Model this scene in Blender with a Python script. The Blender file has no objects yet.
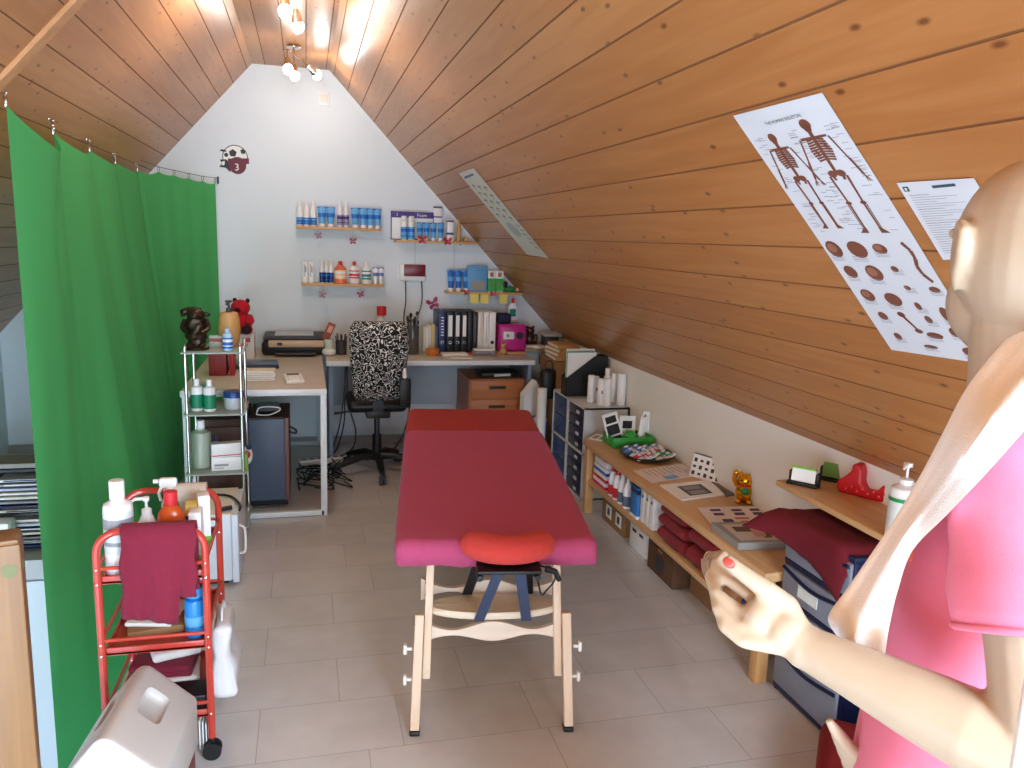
import bpy, bmesh, math, random
from math import sin, cos, pi, radians as R
from mathutils import Vector as V, Matrix, noise
random.seed(7)
SC = bpy.context.scene
COL = SC.collection

# ------------------------------------------------------------------ materials
MATS = {}
def lin(c):
    return tuple(((v/255)/12.92 if v/255 <= .04045 else ((v/255+.055)/1.055)**2.4) for v in c[:3]) + (1,)
def newmat(name):
    m = bpy.data.materials.new(name); m.use_nodes = True
    nt = m.node_tree
    return m, nt, nt.nodes, nt.links, nt.nodes['Principled BSDF']
def mat(name, col, rough=.5, metal=0, nz=0, nscale=8, bump=0, bscale=60, trans=0, alpha=1, emit=0, sheen=0, coat=0, sss=0, ior=1.45, stretch=None):
    if name in MATS: return MATS[name]
    m, nt, N, L, b = newmat(name)
    c = lin(col)
    b.inputs['Base Color'].default_value = c
    b.inputs['Roughness'].default_value = rough
    b.inputs['Metallic'].default_value = metal
    b.inputs['Transmission Weight'].default_value = trans
    b.inputs['Alpha'].default_value = alpha
    b.inputs['IOR'].default_value = ior
    b.inputs['Sheen Weight'].default_value = sheen
    b.inputs['Coat Weight'].default_value = coat
    if sss:
        b.inputs['Subsurface Weight'].default_value = sss; b.inputs['Subsurface Radius'].default_value = (.02, .01, .006)
    if emit:
        b.inputs['Emission Color'].default_value = c; b.inputs['Emission Strength'].default_value = emit
    tc = N.new('ShaderNodeTexCoord'); mp = N.new('ShaderNodeMapping'); L.new(tc.outputs['Object'], mp.inputs[0])
    if stretch: mp.inputs['Scale'].default_value = stretch
    n = N.new('ShaderNodeTexNoise'); n.inputs['Scale'].default_value = nscale; n.inputs['Detail'].default_value = 4
    L.new(mp.outputs[0], n.inputs['Vector'])
    mx = N.new('ShaderNodeMix'); mx.data_type = 'RGBA'
    k = nz if nz else .04
    mx.inputs[6].default_value = tuple(max(0, v*(1-k)) for v in c[:3]) + (1,)
    mx.inputs[7].default_value = tuple(min(1, v*(1+k)) for v in c[:3]) + (1,)
    L.new(n.outputs[0], mx.inputs[0]); L.new(mx.outputs[2], b.inputs['Base Color'])
    if bump:
        n2 = N.new('ShaderNodeTexNoise'); n2.inputs['Scale'].default_value = bscale; n2.inputs['Detail'].default_value = 3
        L.new(tc.outputs['Object'], n2.inputs['Vector'])
        bp = N.new('ShaderNodeBump'); bp.inputs['Strength'].default_value = bump; bp.inputs['Distance'].default_value = .004
        L.new(n2.outputs[0], bp.inputs['Height']); L.new(bp.outputs[0], b.inputs['Normal'])
    MATS[name] = m
    return m
def woodmat(name, c1, c2, axis=1, rough=.45, fine=1.0, knots=False):
    """grain running along the object axis"""
    m, nt, N, L, b = newmat(name)
    tc = N.new('ShaderNodeTexCoord'); mp = N.new('ShaderNodeMapping'); L.new(tc.outputs['Object'], mp.inputs[0])
    s = [22*fine]*3; s[axis] = 1.3*fine; mp.inputs['Scale'].default_value = s
    n = N.new('ShaderNodeTexNoise'); n.inputs['Scale'].default_value = 1.5; n.inputs['Detail'].default_value = 5; n.inputs['Distortion'].default_value = .6
    L.new(mp.outputs[0], n.inputs['Vector'])
    r = N.new('ShaderNodeValToRGB'); r.color_ramp.elements[0].position = .3; r.color_ramp.elements[1].position = .7
    r.color_ramp.elements[0].color = lin(c1); r.color_ramp.elements[1].color = lin(c2)
    L.new(n.outputs[0], r.inputs[0]); L.new(r.outputs[0], b.inputs['Base Color'])
    b.inputs['Roughness'].default_value = rough
    return m
def plankmat(name, c1, c2, cd, w):
    """boards with knots; UV.x runs across the boards in metres, UV.y along them"""
    m, nt, N, L, b = newmat(name)
    def math_(op, a, bb=None, c=None):
        q = N.new('ShaderNodeMath'); q.operation = op
        for i, v in enumerate((a, bb, c)):
            if v is None: continue
            if isinstance(v, (int, float)): q.inputs[i].default_value = v
            else: L.new(v, q.inputs[i])
        return q.outputs[0]
    uv = N.new('ShaderNodeUVMap'); uv.uv_map = 'UVMap'
    sx = N.new('ShaderNodeSeparateXYZ'); L.new(uv.outputs[0], sx.inputs[0])
    idx = math_('FLOOR', math_('DIVIDE', sx.outputs[0], w))
    wn = N.new('ShaderNodeTexWhiteNoise'); wn.noise_dimensions = '1D'; L.new(idx, wn.inputs['W'])
    cb = N.new('ShaderNodeCombineXYZ')
    L.new(math_('MULTIPLY', sx.outputs[0], 26), cb.inputs[0]); L.new(math_('ADD', math_('MULTIPLY', sx.outputs[1], 1.6), math_('MULTIPLY', wn.outputs[0], 37)), cb.inputs[1])
    n = N.new('ShaderNodeTexNoise'); n.inputs['Scale'].default_value = 1; n.inputs['Detail'].default_value = 5; n.inputs['Distortion'].default_value = .8
    L.new(cb.outputs[0], n.inputs['Vector'])
    r = N.new('ShaderNodeValToRGB'); r.color_ramp.elements[0].position = .3; r.color_ramp.elements[1].position = .72
    r.color_ramp.elements[0].color = lin(c1); r.color_ramp.elements[1].color = lin(c2)
    L.new(math_('ADD', n.outputs[0], math_('MULTIPLY', math_('SUBTRACT', wn.outputs[0], .5), .45)), r.inputs[0])
    kb = N.new('ShaderNodeCombineXYZ')
    L.new(math_('MULTIPLY', sx.outputs[0], 9.5), kb.inputs[0]); L.new(math_('ADD', math_('MULTIPLY', sx.outputs[1], 4.2), math_('MULTIPLY', wn.outputs[0], 19)), kb.inputs[1])
    vo = N.new('ShaderNodeTexVoronoi'); vo.inputs['Scale'].default_value = 1; vo.inputs['Randomness'].default_value = 1; vo.voronoi_dimensions = '2D'
    L.new(kb.outputs[0], vo.inputs['Vector'])
    kn = N.new('ShaderNodeMapRange'); kn.inputs['From Min'].default_value = .03; kn.inputs['From Max'].default_value = .085
    kn.inputs['To Min'].default_value = 1; kn.inputs['To Max'].default_value = 0
    L.new(vo.outputs['Distance'], kn.inputs['Value'])
    cs = N.new('ShaderNodeSeparateXYZ'); L.new(vo.outputs['Color'], cs.inputs[0])
    keep = math_('GREATER_THAN', cs.outputs[0], .3)
    mx = N.new('ShaderNodeMix'); mx.data_type = 'RGBA'
    L.new(math_('MULTIPLY', math_('MULTIPLY', kn.outputs[0], keep), .8), mx.inputs[0])
    L.new(r.outputs[0], mx.inputs[6]); mx.inputs[7].default_value = lin(cd)
    L.new(mx.outputs[2], b.inputs['Base Color'])
    b.inputs['Roughness'].default_value = .33
    bp = N.new('ShaderNodeBump'); bp.inputs['Strength'].default_value = .12; bp.inputs['Distance'].default_value = .003
    L.new(n.outputs[0], bp.inputs['Height']); L.new(bp.outputs[0], b.inputs['Normal'])
    return m
def tilemat(name):
    m, nt, N, L, b = newmat(name)
    tc = N.new('ShaderNodeTexCoord'); mp = N.new('ShaderNodeMapping'); L.new(tc.outputs['Object'], mp.inputs[0])
    mp.inputs['Location'].default_value = (.17, -.275, 0)
    br = N.new('ShaderNodeTexBrick'); L.new(mp.outputs[0], br.inputs['Vector'])
    br.inputs['Scale'].default_value = 1; br.inputs['Brick Width'].default_value = .46; br.inputs['Row Height'].default_value = .295
    br.inputs['Mortar Size'].default_value = .0018; br.inputs['Mortar Smooth'].default_value = .3; br.offset = .42; br.offset_frequency = 2; br.squash = 1.3; br.squash_frequency = 3
    br.inputs['Color1'].default_value = lin((203, 203, 203)); br.inputs['Color2'].default_value = lin((195, 195, 194)); br.inputs['Mortar'].default_value = lin((162, 162, 161))
    n = N.new('ShaderNodeTexNoise'); n.inputs['Scale'].default_value = 5; n.inputs['Detail'].default_value = 8; n.inputs['Roughness'].default_value = .65
    L.new(tc.outputs['Object'], n.inputs['Vector'])
    mx = N.new('ShaderNodeMix'); mx.data_type = 'RGBA'; mx.blend_type = 'OVERLAY'; mx.inputs[0].default_value = .3
    L.new(br.outputs['Color'], mx.inputs[6]); L.new(n.outputs[0], mx.inputs[7]); L.new(mx.outputs[2], b.inputs['Base Color'])
    b.inputs['Roughness'].default_value = .3; b.inputs['Specular IOR Level'].default_value = .45
    return m
def squigglemat(name):
    m, nt, N, L, b = newmat(name)
    tc = N.new('ShaderNodeTexCoord')
    n = N.new('ShaderNodeTexNoise'); n.inputs['Scale'].default_value = 34; n.inputs['Detail'].default_value = 0; n.inputs['Distortion'].default_value = .5
    L.new(tc.outputs['Object'], n.inputs['Vector'])
    a = N.new('ShaderNodeMath'); a.operation = 'MULTIPLY'; a.inputs[1].default_value = 4.0; L.new(n.outputs[0], a.inputs[0])
    f = N.new('ShaderNodeMath'); f.operation = 'PINGPONG'; f.inputs[1].default_value = .5; L.new(a.outputs[0], f.inputs[0])
    r = N.new('ShaderNodeValToRGB'); r.color_ramp.interpolation = 'LINEAR'
    r.color_ramp.elements[0].position = .355; r.color_ramp.elements[0].color = lin((18, 18, 20)); r.color_ramp.elements[1].position = .40; r.color_ramp.elements[1].color = lin((225, 225, 222))
    L.new(f.outputs[0], r.inputs[0]); L.new(r.outputs[0], b.inputs['Base Color']); b.inputs['Roughness'].default_value = .9
    return m

white = mat('white_plastic', (236, 236, 234), .4)
offwhite = mat('offwhite_plastic', (226, 222, 214), .45)
black = mat('black_plastic', (22, 22, 24), .45)
dgrey = mat('dark_grey_plastic', (60, 62, 66), .5)
grey = mat('grey_plastic', (140, 145, 150), .5)
chrome = mat('chrome', (215, 215, 215), .18, metal=1)
steelw = mat('white_steel', (225, 232, 236), .35)
paper = mat('paper', (238, 238, 235), .8)
paperw = mat('cream_paper', (226, 218, 200), .85)
ink = mat('dark_ink', (60, 55, 60), .8)
inkgrey = mat('grey_ink', (150, 150, 156), .8)
cardb = mat('cardboard', (150, 112, 74), .8, nz=.12, nscale=14)
redm = mat('red_steel', (188, 62, 48), .3, coat=.3)
redplastic = mat('red_plastic', (200, 26, 36), .3)
maroon = mat('maroon_cloth', (120, 26, 50), .95, nz=.15, nscale=90, bump=.5, bscale=350, sheen=.04)
darkred = mat('dark_red_cloth', (132, 34, 40), .95, nz=.12, nscale=60, bump=.4, bscale=300, sheen=.04)
wcloth = mat('white_cloth', (226, 222, 216), .95, nz=.06, bump=.4, bscale=300, sheen=.04)
bluep = mat('blue_label', (22, 104, 196), .4)
lblue = mat('light_blue_label', (96, 170, 226), .4)
navy = mat('navy_label', (26, 40, 92), .4)
purple = mat('purple_label', (70, 48, 130), .45)
teal = mat('teal_label', (24, 132, 128), .4)
greenl = mat('green_label', (30, 140, 70), .45)
lgreen = mat('lime_label', (120, 180, 50), .45)
redl = mat('red_label', (206, 40, 48), .45)
orange = mat('orange_liquid', (222, 92, 34), .25, trans=.15)
pinkm = mat('pink_label', (206, 44, 100), .45)
yellow = mat('yellow_paper', (232, 214, 116), .8)
gold = mat('gold_glaze', (232, 168, 40), .18, metal=.85)
tan = mat('tan_wood', (196, 150, 92), .5, nz=.1, nscale=18, stretch=(1, 1, .2))
birch = woodmat('birch_wood', (212, 186, 158), (224, 200, 174), 2, .45)
plywood = woodmat('pale_plywood', (220, 204, 186), (230, 216, 200), 0, .4)
pine = woodmat('pine_board', (196, 152, 104), (212, 172, 124), 1, .45)
pineX = woodmat('pine_shelf_board', (196, 150, 96), (216, 172, 116), 0, .5)
beech = woodmat('beech_drawer', (172, 104, 58), (190, 120, 70), 0, .45)
brownwood = woodmat('brown_cabinet_wood', (70, 38, 28), (92, 54, 40), 0, .5)
desktop = woodmat('desk_laminate', (190, 180, 166), (200, 190, 176), 0, .4)
bronze = mat('bronze', (56, 42, 30), .35, metal=.6, nz=.4, nscale=30)
glassm = mat('shelf_glass', (214, 228, 222), .12, trans=.45, ior=1.2)
clearp = mat('clear_plastic', (226, 230, 234), .18, trans=.75, ior=1.1)
frost = mat('frosted_plastic', (158, 166, 182), .3, trans=.35, ior=1.1, nz=.15, nscale=6)

# ------------------------------------------------------------------ mesh builder
class G:
    def __init__(s): s.v = []; s.f = []; s.m = []; s.uv = None
    def add(s, vs, fs, mi=0):
        o = len(s.v); s.v += [tuple(p) for p in vs]
        for f in fs: s.f.append([i+o for i in f]); s.m.append(mi)
        return s
    def frombm(s, bm, mi=0):
        bm.verts.index_update()
        s.add([v.co for v in bm.verts], [[v.index for v in f.verts] for f in bm.faces], mi); bm.free(); return s
    def box(s, c, d, rot=None, bev=0, mi=0, seg=2, sub=0, fn=None):
        bm = bmesh.new(); bmesh.ops.create_cube(bm, size=1)
        for v in bm.verts: v.co = V((v.co.x*d[0], v.co.y*d[1], v.co.z*d[2]))
        if bev: bmesh.ops.bevel(bm, geom=bm.edges[:], offset=min(bev, min(d)*.49), segments=seg, affect='EDGES', profile=.5, clamp_overlap=True)
        if sub: bmesh.ops.subdivide_edges(bm, edges=bm.edges[:], cuts=sub, use_grid_fill=True)
        if fn:
            for v in bm.verts: v.co = V(fn(v.co))
        M = Matrix.Translation(V(c))
        if rot is not None: M = M @ (rot if isinstance(rot, Matrix) else Matrix.Rotation(rot, 4, 'Z'))
        bm.transform(M); return s.frombm(bm, mi)
    def ring(s, rings, mi=0, cap=True, closed=False):
        """rings: lists of equal length of points, joined in order"""
        n = len(rings[0]); vs = [p for r in rings for p in r]; fs = []
        K = len(rings)
        for k in range(K if closed else K-1):
            a = k*n; b = ((k+1) % K)*n
            for i in range(n): j = (i+1) % n; fs.append([a+i, a+j, b+j, b+i])
        if cap and not closed: fs.append(list(range(n))[::-1]); fs.append([(K-1)*n+i for i in range(n)])
        return s.add(vs, fs, mi)
    def lathe(s, prof, loc=(0, 0, 0), n=20, mi=0, M=None, cap=True, sx=1, sy=1):
        rs = []
        for r, z in prof:
            q = []
            for i in range(n):
                p = V((r*sx*cos(2*pi*i/n), r*sy*sin(2*pi*i/n), z))
                if M is not None: p = M @ p
                q.append(p+V(loc))
            rs.append(q)
        return s.ring(rs, mi, cap)
    def tube(s, pts, r, n=8, mi=0, closed=False, cap=True, flat=1):
        pts = [V(p) for p in pts]; K = len(pts)
        rr = r if isinstance(r, (list, tuple)) else [r]*K
        rings = []; up = None
        for i in range(K):
            if closed: t = pts[(i+1) % K]-pts[i-1]
            else: t = pts[min(i+1, K-1)]-pts[max(i-1, 0)]
            if t.length < 1e-9: t = V((0, 0, 1))
            t.normalize()
            if up is None: up = V((0, 0, 1)) if abs(t.z) < .9 else V((1, 0, 0))
            x = (up-t*up.dot(t));
            if x.length < 1e-6: x = t.orthogonal()
            x.normalize(); y = t.cross(x); up = x
            rings.append([pts[i]+x*(rr[i]*cos(2*pi*k/n))+y*(rr[i]*flat*sin(2*pi*k/n)) for k in range(n)])
        return s.ring(rings, mi, cap, closed)
    def cyl(s, p0, p1, r, r1=None, n=14, mi=0): return s.tube([p0, p1], [r, r if r1 is None else r1], n, mi)
    def ell(s, c, r, M=None, n=16, m=10, mi=0, fn=None):
        rs = []
        for j in range(m+1):
            th = pi*j/m; q = []
            for i in range(n):
                ph = 2*pi*i/n
                p = V((max(sin(th), 1e-3)*cos(ph), max(sin(th), 1e-3)*sin(ph), -cos(th)))
                if fn: p = V(fn(p))
                p = V((p.x*r[0], p.y*r[1], p.z*r[2]))
                if M is not None: p = M @ p
                q.append(p+V(c))
            rs.append(q)
        return s.ring(rs, mi)
    def prism(s, poly, o=(0, 0, 0), ux=(1, 0, 0), uy=(0, 1, 0), d=.01, mi=0):
        o, ux, uy = V(o), V(ux), V(uy); w = ux.cross(uy).normalized()*d
        a = [o+ux*p[0]+uy*p[1] for p in poly]; n = len(a)
        return s.add(a+[p+w for p in a], [list(range(n))[::-1], [n+i for i in range(n)]]+[[i, (i+1) % n, n+(i+1) % n, n+i] for i in range(n)], mi)
    def flat(s, poly, o, ux, uy, mi=0):
        o, ux, uy = V(o), V(ux), V(uy)
        return s.add([o+ux*p[0]+uy*p[1] for p in poly], [list(range(len(poly)))], mi)
    def grid(s, P, mi=0):
        nu = len(P[0]); vs = [p for r in P for p in r]; fs = []
        for j in range(len(P)-1):
            for i in range(nu-1): fs.append([j*nu+i, j*nu+i+1, (j+1)*nu+i+1, (j+1)*nu+i])
        return s.add(vs, fs, mi)
    def text(s, t, o, ux, uy, size, mi=0, align='LEFT', depth=0):
        cu = bpy.data.curves.new('lettering', 'FONT'); cu.body = t; cu.size = 1; cu.align_x = align; cu.resolution_u = 2; cu.extrude = depth
        ob = bpy.data.objects.new('lettering', cu); COL.objects.link(ob)
        dg = bpy.context.evaluated_depsgraph_get(); me = bpy.data.meshes.new_from_object(ob.evaluated_get(dg))
        o, ux, uy = V(o), V(ux)*size, V(uy)*size; w = ux.cross(uy); w = w/(w.length or 1)*size
        s.add([o+ux*v.co.x+uy*v.co.y+w*v.co.z for v in me.vertices], [list(p.vertices) for p in me.polygons], mi)
        bpy.data.objects.remove(ob); bpy.data.curves.remove(cu); bpy.data.meshes.remove(me); return s
    def obj(s, name, mats, parent=None, smooth=35, loc=(0, 0, 0), rz=0, mods=None):
        me = bpy.data.meshes.new(name); me.from_pydata(s.v, [], s.f)
        if not isinstance(mats, (list, tuple)): mats = [mats]
        for m in mats: me.materials.append(m)
        me.polygons.foreach_set('material_index', s.m)
        if s.uv:
            ul = me.uv_layers.new(name='UVMap')
            for lp in me.loops: ul.data[lp.index].uv = s.uv[lp.vertex_index]
        bm = bmesh.new(); bm.from_mesh(me); bmesh.ops.recalc_face_normals(bm, faces=bm.faces[:]); bm.to_mesh(me); bm.free()
        if smooth:
            me.shade_smooth(); me.set_sharp_from_angle(angle=R(smooth))
        o = bpy.data.objects.new(name, me); COL.objects.link(o)
        if parent is not None: o.parent = parent
        o.location = loc; o.rotation_euler = (0, 0, rz)
        return o
def thing(name, label, cat, loc=(0, 0, 0), rz=0, group=None):
    o = bpy.data.objects.new(name, None); COL.objects.link(o); o.location = loc; o.rotation_euler = (0, 0, rz); o.empty_display_size = .05
    o['label'] = label; o['category'] = cat
    if group: o['group'] = group
    return o
def tag(o, label, cat, group=None):
    o['label'] = label; o['category'] = cat
    if group: o['group'] = group
    return o
def solo(name, g, mats, label, cat, loc=(0, 0, 0), rz=0, group=None, smooth=35):
    return tag(g.obj(name, mats, None, smooth, loc, rz), label, cat, group)
def struct(name, g, mats, smooth=0):
    o = g.obj(name, mats, None, smooth); o['kind'] = 'structure'; return o
def copy_thing(o, loc, label, rz=None):
    c = o.copy(); COL.objects.link(c); c.location = loc; c['label'] = label
    if rz is not None: c.rotation_euler = (0, 0, rz)
    for ch in list(o.children):
        k = ch.copy(); COL.objects.link(k); k.parent = c
        for gg in list(ch.children):
            q = gg.copy(); COL.objects.link(q); q.parent = k
    return c
def subdiv(o, n=1):
    m = o.modifiers.new('smooth', 'SUBSURF'); m.levels = n; m.render_levels = n; return o
def solid(o, t=.003):
    m = o.modifiers.new('thick', 'SOLIDIFY'); m.thickness = t; m.offset = 0; return o
def smoothpath(pts, k=6):
    pts = [V(p) for p in pts]; out = []
    for i in range(len(pts)-1):
        p0 = pts[max(i-1, 0)]; p1 = pts[i]; p2 = pts[i+1]; p3 = pts[min(i+2, len(pts)-1)]
        for j in range(k):
            t = j/k
            out.append(.5*((2*p1)+(p2-p0)*t+(2*p0-5*p1+4*p2-p3)*t*t+(3*p1-p0-3*p2+p3)*t**3))
    out.append(pts[-1]); return out
def lerp(a, b, t): return a+(b-a)*t

# ------------------------------------------------------------------ the room
WY = 6.25; RX = 1.98; LX = -2.07; FY = -2.2
RZ = 2.785
KR = .86; KL = .862                    # knee wall heights
RL = (-.35, RZ); RR = (.185, RZ)       # ends of the flat strip under the ridge
wallpaint = mat('wall_paint', (224, 233, 240), .7, nz=.015, bump=.05, bscale=200)
wallside = mat('knee_wall_paint', (232, 230, 224), .7, nz=.02)
BW = .14
planks = plankmat('pine_planks', (173, 113, 62), (189, 131, 79), (98, 52, 26), BW)
groove = mat('board_joint', (134, 90, 56), .8)
fl = G()
fl.box(((-.66+RX)/2, (FY+WY)/2, -.05), (RX+.66, WY-FY, .1)); fl.box(((LX-.74)/2, (4.15+WY)/2, -.05), (-.74-LX, WY-4.15, .1))
struct('floor', fl, tilemat('stone_tiles'))
bw = G()
bw.prism([(LX, -1.3), (LX, KL), RL, RR, (RX, KR), (RX, -.1), (-.74, -.1), (-.74, -1.3)], (0, WY, 0), (1, 0, 0), (0, 0, 1), -.1)
struct('wall_back', bw, wallpaint)
wr = G(); wr.box((RX+.05, (FY+WY)/2, KR/2), (.1, WY-FY+.2, KR+.1)); struct('wall_right', wr, wallside)
wl = G(); wl.box((LX-.05, (FY+WY)/2, -.22), (.1, WY-FY+.2, 2.16)); struct('wall_left', wl, wallpaint)
# stairwell pit walls
st = G(); st.box((-.68, (FY+4.15)/2, -.7), (.04, 4.15-FY, 1.18)); st.box(((LX-.74)/2, 4.17, -.7), (-.74-LX, .04, 1.18)); st.box(((LX-.74)/2, (FY+4.15)/2, -1.32), (-.74-LX, 4.15-FY, .04))
struct('wall_stairwell', st, wallpaint)
# front gable behind the camera with a wide balcony door opening
fw = G()
WX0, WX1, WZ0, WZ1 = .0, 1.35, .08, 1.75
fw.box(((LX-1+WX0)/2-.0, FY-.05, .9), (WX0-LX+1, .1, 4.4)); fw.box(((WX1+RX+1)/2, FY-.05, .9), (RX+1-WX1, .1, 4.4))
fw.box(((WX0+WX1)/2, FY-.05, (WZ1+3)/2), (WX1-WX0, .1, 3-WZ1)); fw.box(((WX0+WX1)/2, FY-.05, WZ0/2-.1), (WX1-WX0, .1, WZ0+.2))
struct('wall_front', fw, wallpaint)
wn = G()
for x in (WX0+.03, (WX0+WX1)/2, WX1-.03): wn.box((x, FY, (WZ0+WZ1)/2), (.06, .07, WZ1-WZ0))
for z in (WZ0+.03, WZ1-.03): wn.box(((WX0+WX1)/2, FY, z), (WX1-WX0, .07, .06))
struct('window_1', wn, white)
# added roof window frame, unseen, for the lamp that lights the left slope
sk = G()
for xa, xb, ya, yb in ((.70, 1.34, -2.10, -2.04), (.70, 1.34, -.46, -.40), (.70, .76, -2.04, -.46), (1.28, 1.34, -2.04, -.46)):
    rz_ = lambda x: RZ-(x-RR[0])*(RZ-KR)/(RX-RR[0])
    sk.add([(x, y, rz_(x)-h) for h in (.0, .03) for x, y in ((xa, ya), (xb, ya), (xb, yb), (xa, yb))], [[0, 1, 2, 3], [4, 5, 6, 7], [0, 1, 5, 4], [1, 2, 6, 5], [2, 3, 7, 6], [3, 0, 4, 7]])
struct('added_roof_frame', sk, white)
# added window frame on the closed gable, unseen, for the lamp brightening the scarf
sw = G()
for x in (-1.75, -.79): sw.box((x, FY+.02, -.05), (.06, .05, 1.9))
for z in (-.97, .87): sw.box((-1.27, FY+.02, z), (1.02, .05, .06))
struct('added_stair_frame', sw, white)

# plank ceiling: V-joint profile swept along Y
def slope(g, a, b, off):
    a, b = V((a[0], 0, a[1])), V((b[0], 0, b[1])); L = (b-a).length; d = (b-a)/L
    nrm = V((d.z, 0, -d.x))            # pointing into the roof or the room, fixed below
    if nrm.z < 0: nrm = -nrm
    pts = []; u = off % BW; cuts = [u+k*BW for k in range(int(L/BW)+1) if 0.01 < u+k*BW < L-.01]
    pts.append((0, 0))
    for c in cuts: pts += [(c-.003, 0), (c-.0012, .0026), (c+.0012, .0026), (c+.003, 0)]
    pts.append((L, 0))
    o = len(g.v); y0, y1 = FY-.1, WY+.05
    for (t, h) in pts:
        p = a+d*t+nrm*h
        g.v.append((p.x, y0, p.z)); g.uv.append((t-off+20*BW, y0)); g.v.append((p.x, y1, p.z)); g.uv.append((t-off+20*BW, y1))
    for i in range(len(pts)-1):
        g.f.append([o+2*i, o+2*i+1, o+2*i+3, o+2*i+2]); g.m.append(1 if (pts[i][1] > 0 or pts[i+1][1] > 0) else 0)
    # the outer face of the boards
    o = len(g.v)
    for p in (a+nrm*.03, b+nrm*.03):
        for y in (y0, y1): g.v.append((p.x, y, p.z)); g.uv.append((0, y))
    g.f.append([o, o+1, o+3, o+2]); g.m.append(0)
ce = G(); ce.uv = []
slope(ce, RR, (RX+.02, RZ-(RX+.02-RR[0])*(RZ-KR)/(RX-RR[0])), .045)
slope(ce, RL, (LX-.02, RZ-(RL[0]-LX+.02)*(RZ-KL)/(RL[0]-LX)), .05)
slope(ce, RL, RR, .09)
c = ce.obj('ceiling', [planks, groove], None, 0); c['kind'] = 'structure'
SLR = (RZ-KR)/(RX-RR[0]); SLL = (RZ-KL)/(RL[0]-LX)
aR = math.atan(SLR); aL = math.atan(SLL)
def zr(x): return RZ-(x-RR[0])*SLR
def zl(x): return RZ-(RL[0]-x)*SLL
# batten across the left slope and skirting
tr = G(); p0 = V((RL[0]-.01, 3.13, RZ-.01)); p1 = V((LX+.02, 3.13, zl(LX+.02)))
tr.box((p0+p1)/2, ((p1-p0).length, .07, .03), Matrix.Rotation(-aL, 4, 'Y')); struct('trim_1', tr, woodmat('batten_wood', (190, 136, 90), (206, 152, 104), 0))
jb = G(); jb.box((.55, .418, .95), (.07, .05, 1.9), R(-48), .004); struct('trim_2', jb, white)
bb = G(); bb.box(((LX+RX)/2, WY-.006, .03), (RX-LX, .012, .06)); struct('baseboard_back', bb, mat('grey_skirting', (150, 150, 148), .5))
# ------------------------------------------------------------------ massage table
T = (.585, 2.36, 0); TRZ = R(-8.8)
t = thing('massage_table', 'folding wooden massage table with wavy braces in the middle of the floor', 'massage table', T, TRZ)
def taper(s): return .318+.028*s/2
for s0, sg in ((.02, 1), (1.9, -1)):           # front and rear A frames
    for sx in (-1, 1):
        g = G()
        def beam(p, q, w, d, gg=g):
            p, q = V(p), V(q); ax = (q-p).normalized(); xx = V((1, 0, 0)); yy = ax.cross(xx).normalized(); xx = yy.cross(ax)
            M = Matrix((xx, yy, ax)).transposed().to_4x4()
            gg.box((p+q)/2, (w, d, (q-p).length), M, .003)
        beam((sx*.257, s0-.02*sg, .015), (sx*.246, s0+.058*sg, .385), .03, .04)
        beam((sx*.222, s0+.03*sg, .17), (sx*.212, s0+.118*sg, .585), .026, .038)
        l = g.obj('leg', birch, t)
        f = G(); f.box((sx*.257, s0-.021*sg, .008), (.034, .044, .016), bev=.004); f.obj('rubber_foot', black, l)
        for z in (.17, .28):
            k = G(); k.cyl((sx*.27, s0+.02*sg, z), (sx*.288, s0+.02*sg, z), .006); k.box((sx*.292, s0+.02*sg, z), (.012, .022, .034), bev=.004); k.obj('knob', offwhite, l)
        g = G(); beam((sx*.232, s0+.30*sg, 0), (sx*.212, s0+.14*sg, .585), .026, .036); g.obj('leg', birch, t)
    def brace(y, z, top, bot, ends):
        P = []; Q = []
        for i in range(41):
            u = -1+i/20; x = u*.245
            w = .5+.5*cos(u*pi)              # centre bulge
            e = max(0, (abs(u)-.72)/.28)
            cw = cos(1.8*pi*u); e2 = max(0, (abs(u)-.82)/.18)
            P.append((x, z+top+.015*cw+ends*e2**1.5)); Q.append((x, z-bot-.011*cw-.012*e2))
        g = G(); g.prism(P+Q[::-1], (0, y, 0), (1, 0, 0), (0, 0, 1), -.018)
        o = g.obj('brace', plywood, t)
        for sx in (-1, 1):
            for dz in (-.022, .022):
                b = G(); b.cyl((sx*.226, y-.004*sg, z+dz), (sx*.226, y+.002*sg, z+dz), .005); b.obj('bolt', chrome, o)
        return o
    brace(s0+.055*sg, .328, .012, .032, .030); brace(s0+.20*sg, .408, .016, .022, .012)
sh = G()
sh.lathe([(.001, 0), (.95, 0), (1, .006), (1, .014), (.95, .02), (.001, .02)], (0, .12, .375), 40, 0, Matrix.Diagonal((.228, .075, 1.2, 1)))
sh.obj('arm_shelf', mat('beige_vinyl', (226, 214, 192), .45), t)
ft = G(); ft.box((0, 1.01, .585), (.56, 1.9, .022), bev=.006); ft.obj('deck', birch, t)
cu = G(); cu.box((0, 1.0, .617), (.625, 1.99, .06), bev=.02); cu.obj('cushion', mat('cream_vinyl', (222, 210, 190), .4), t)
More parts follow.
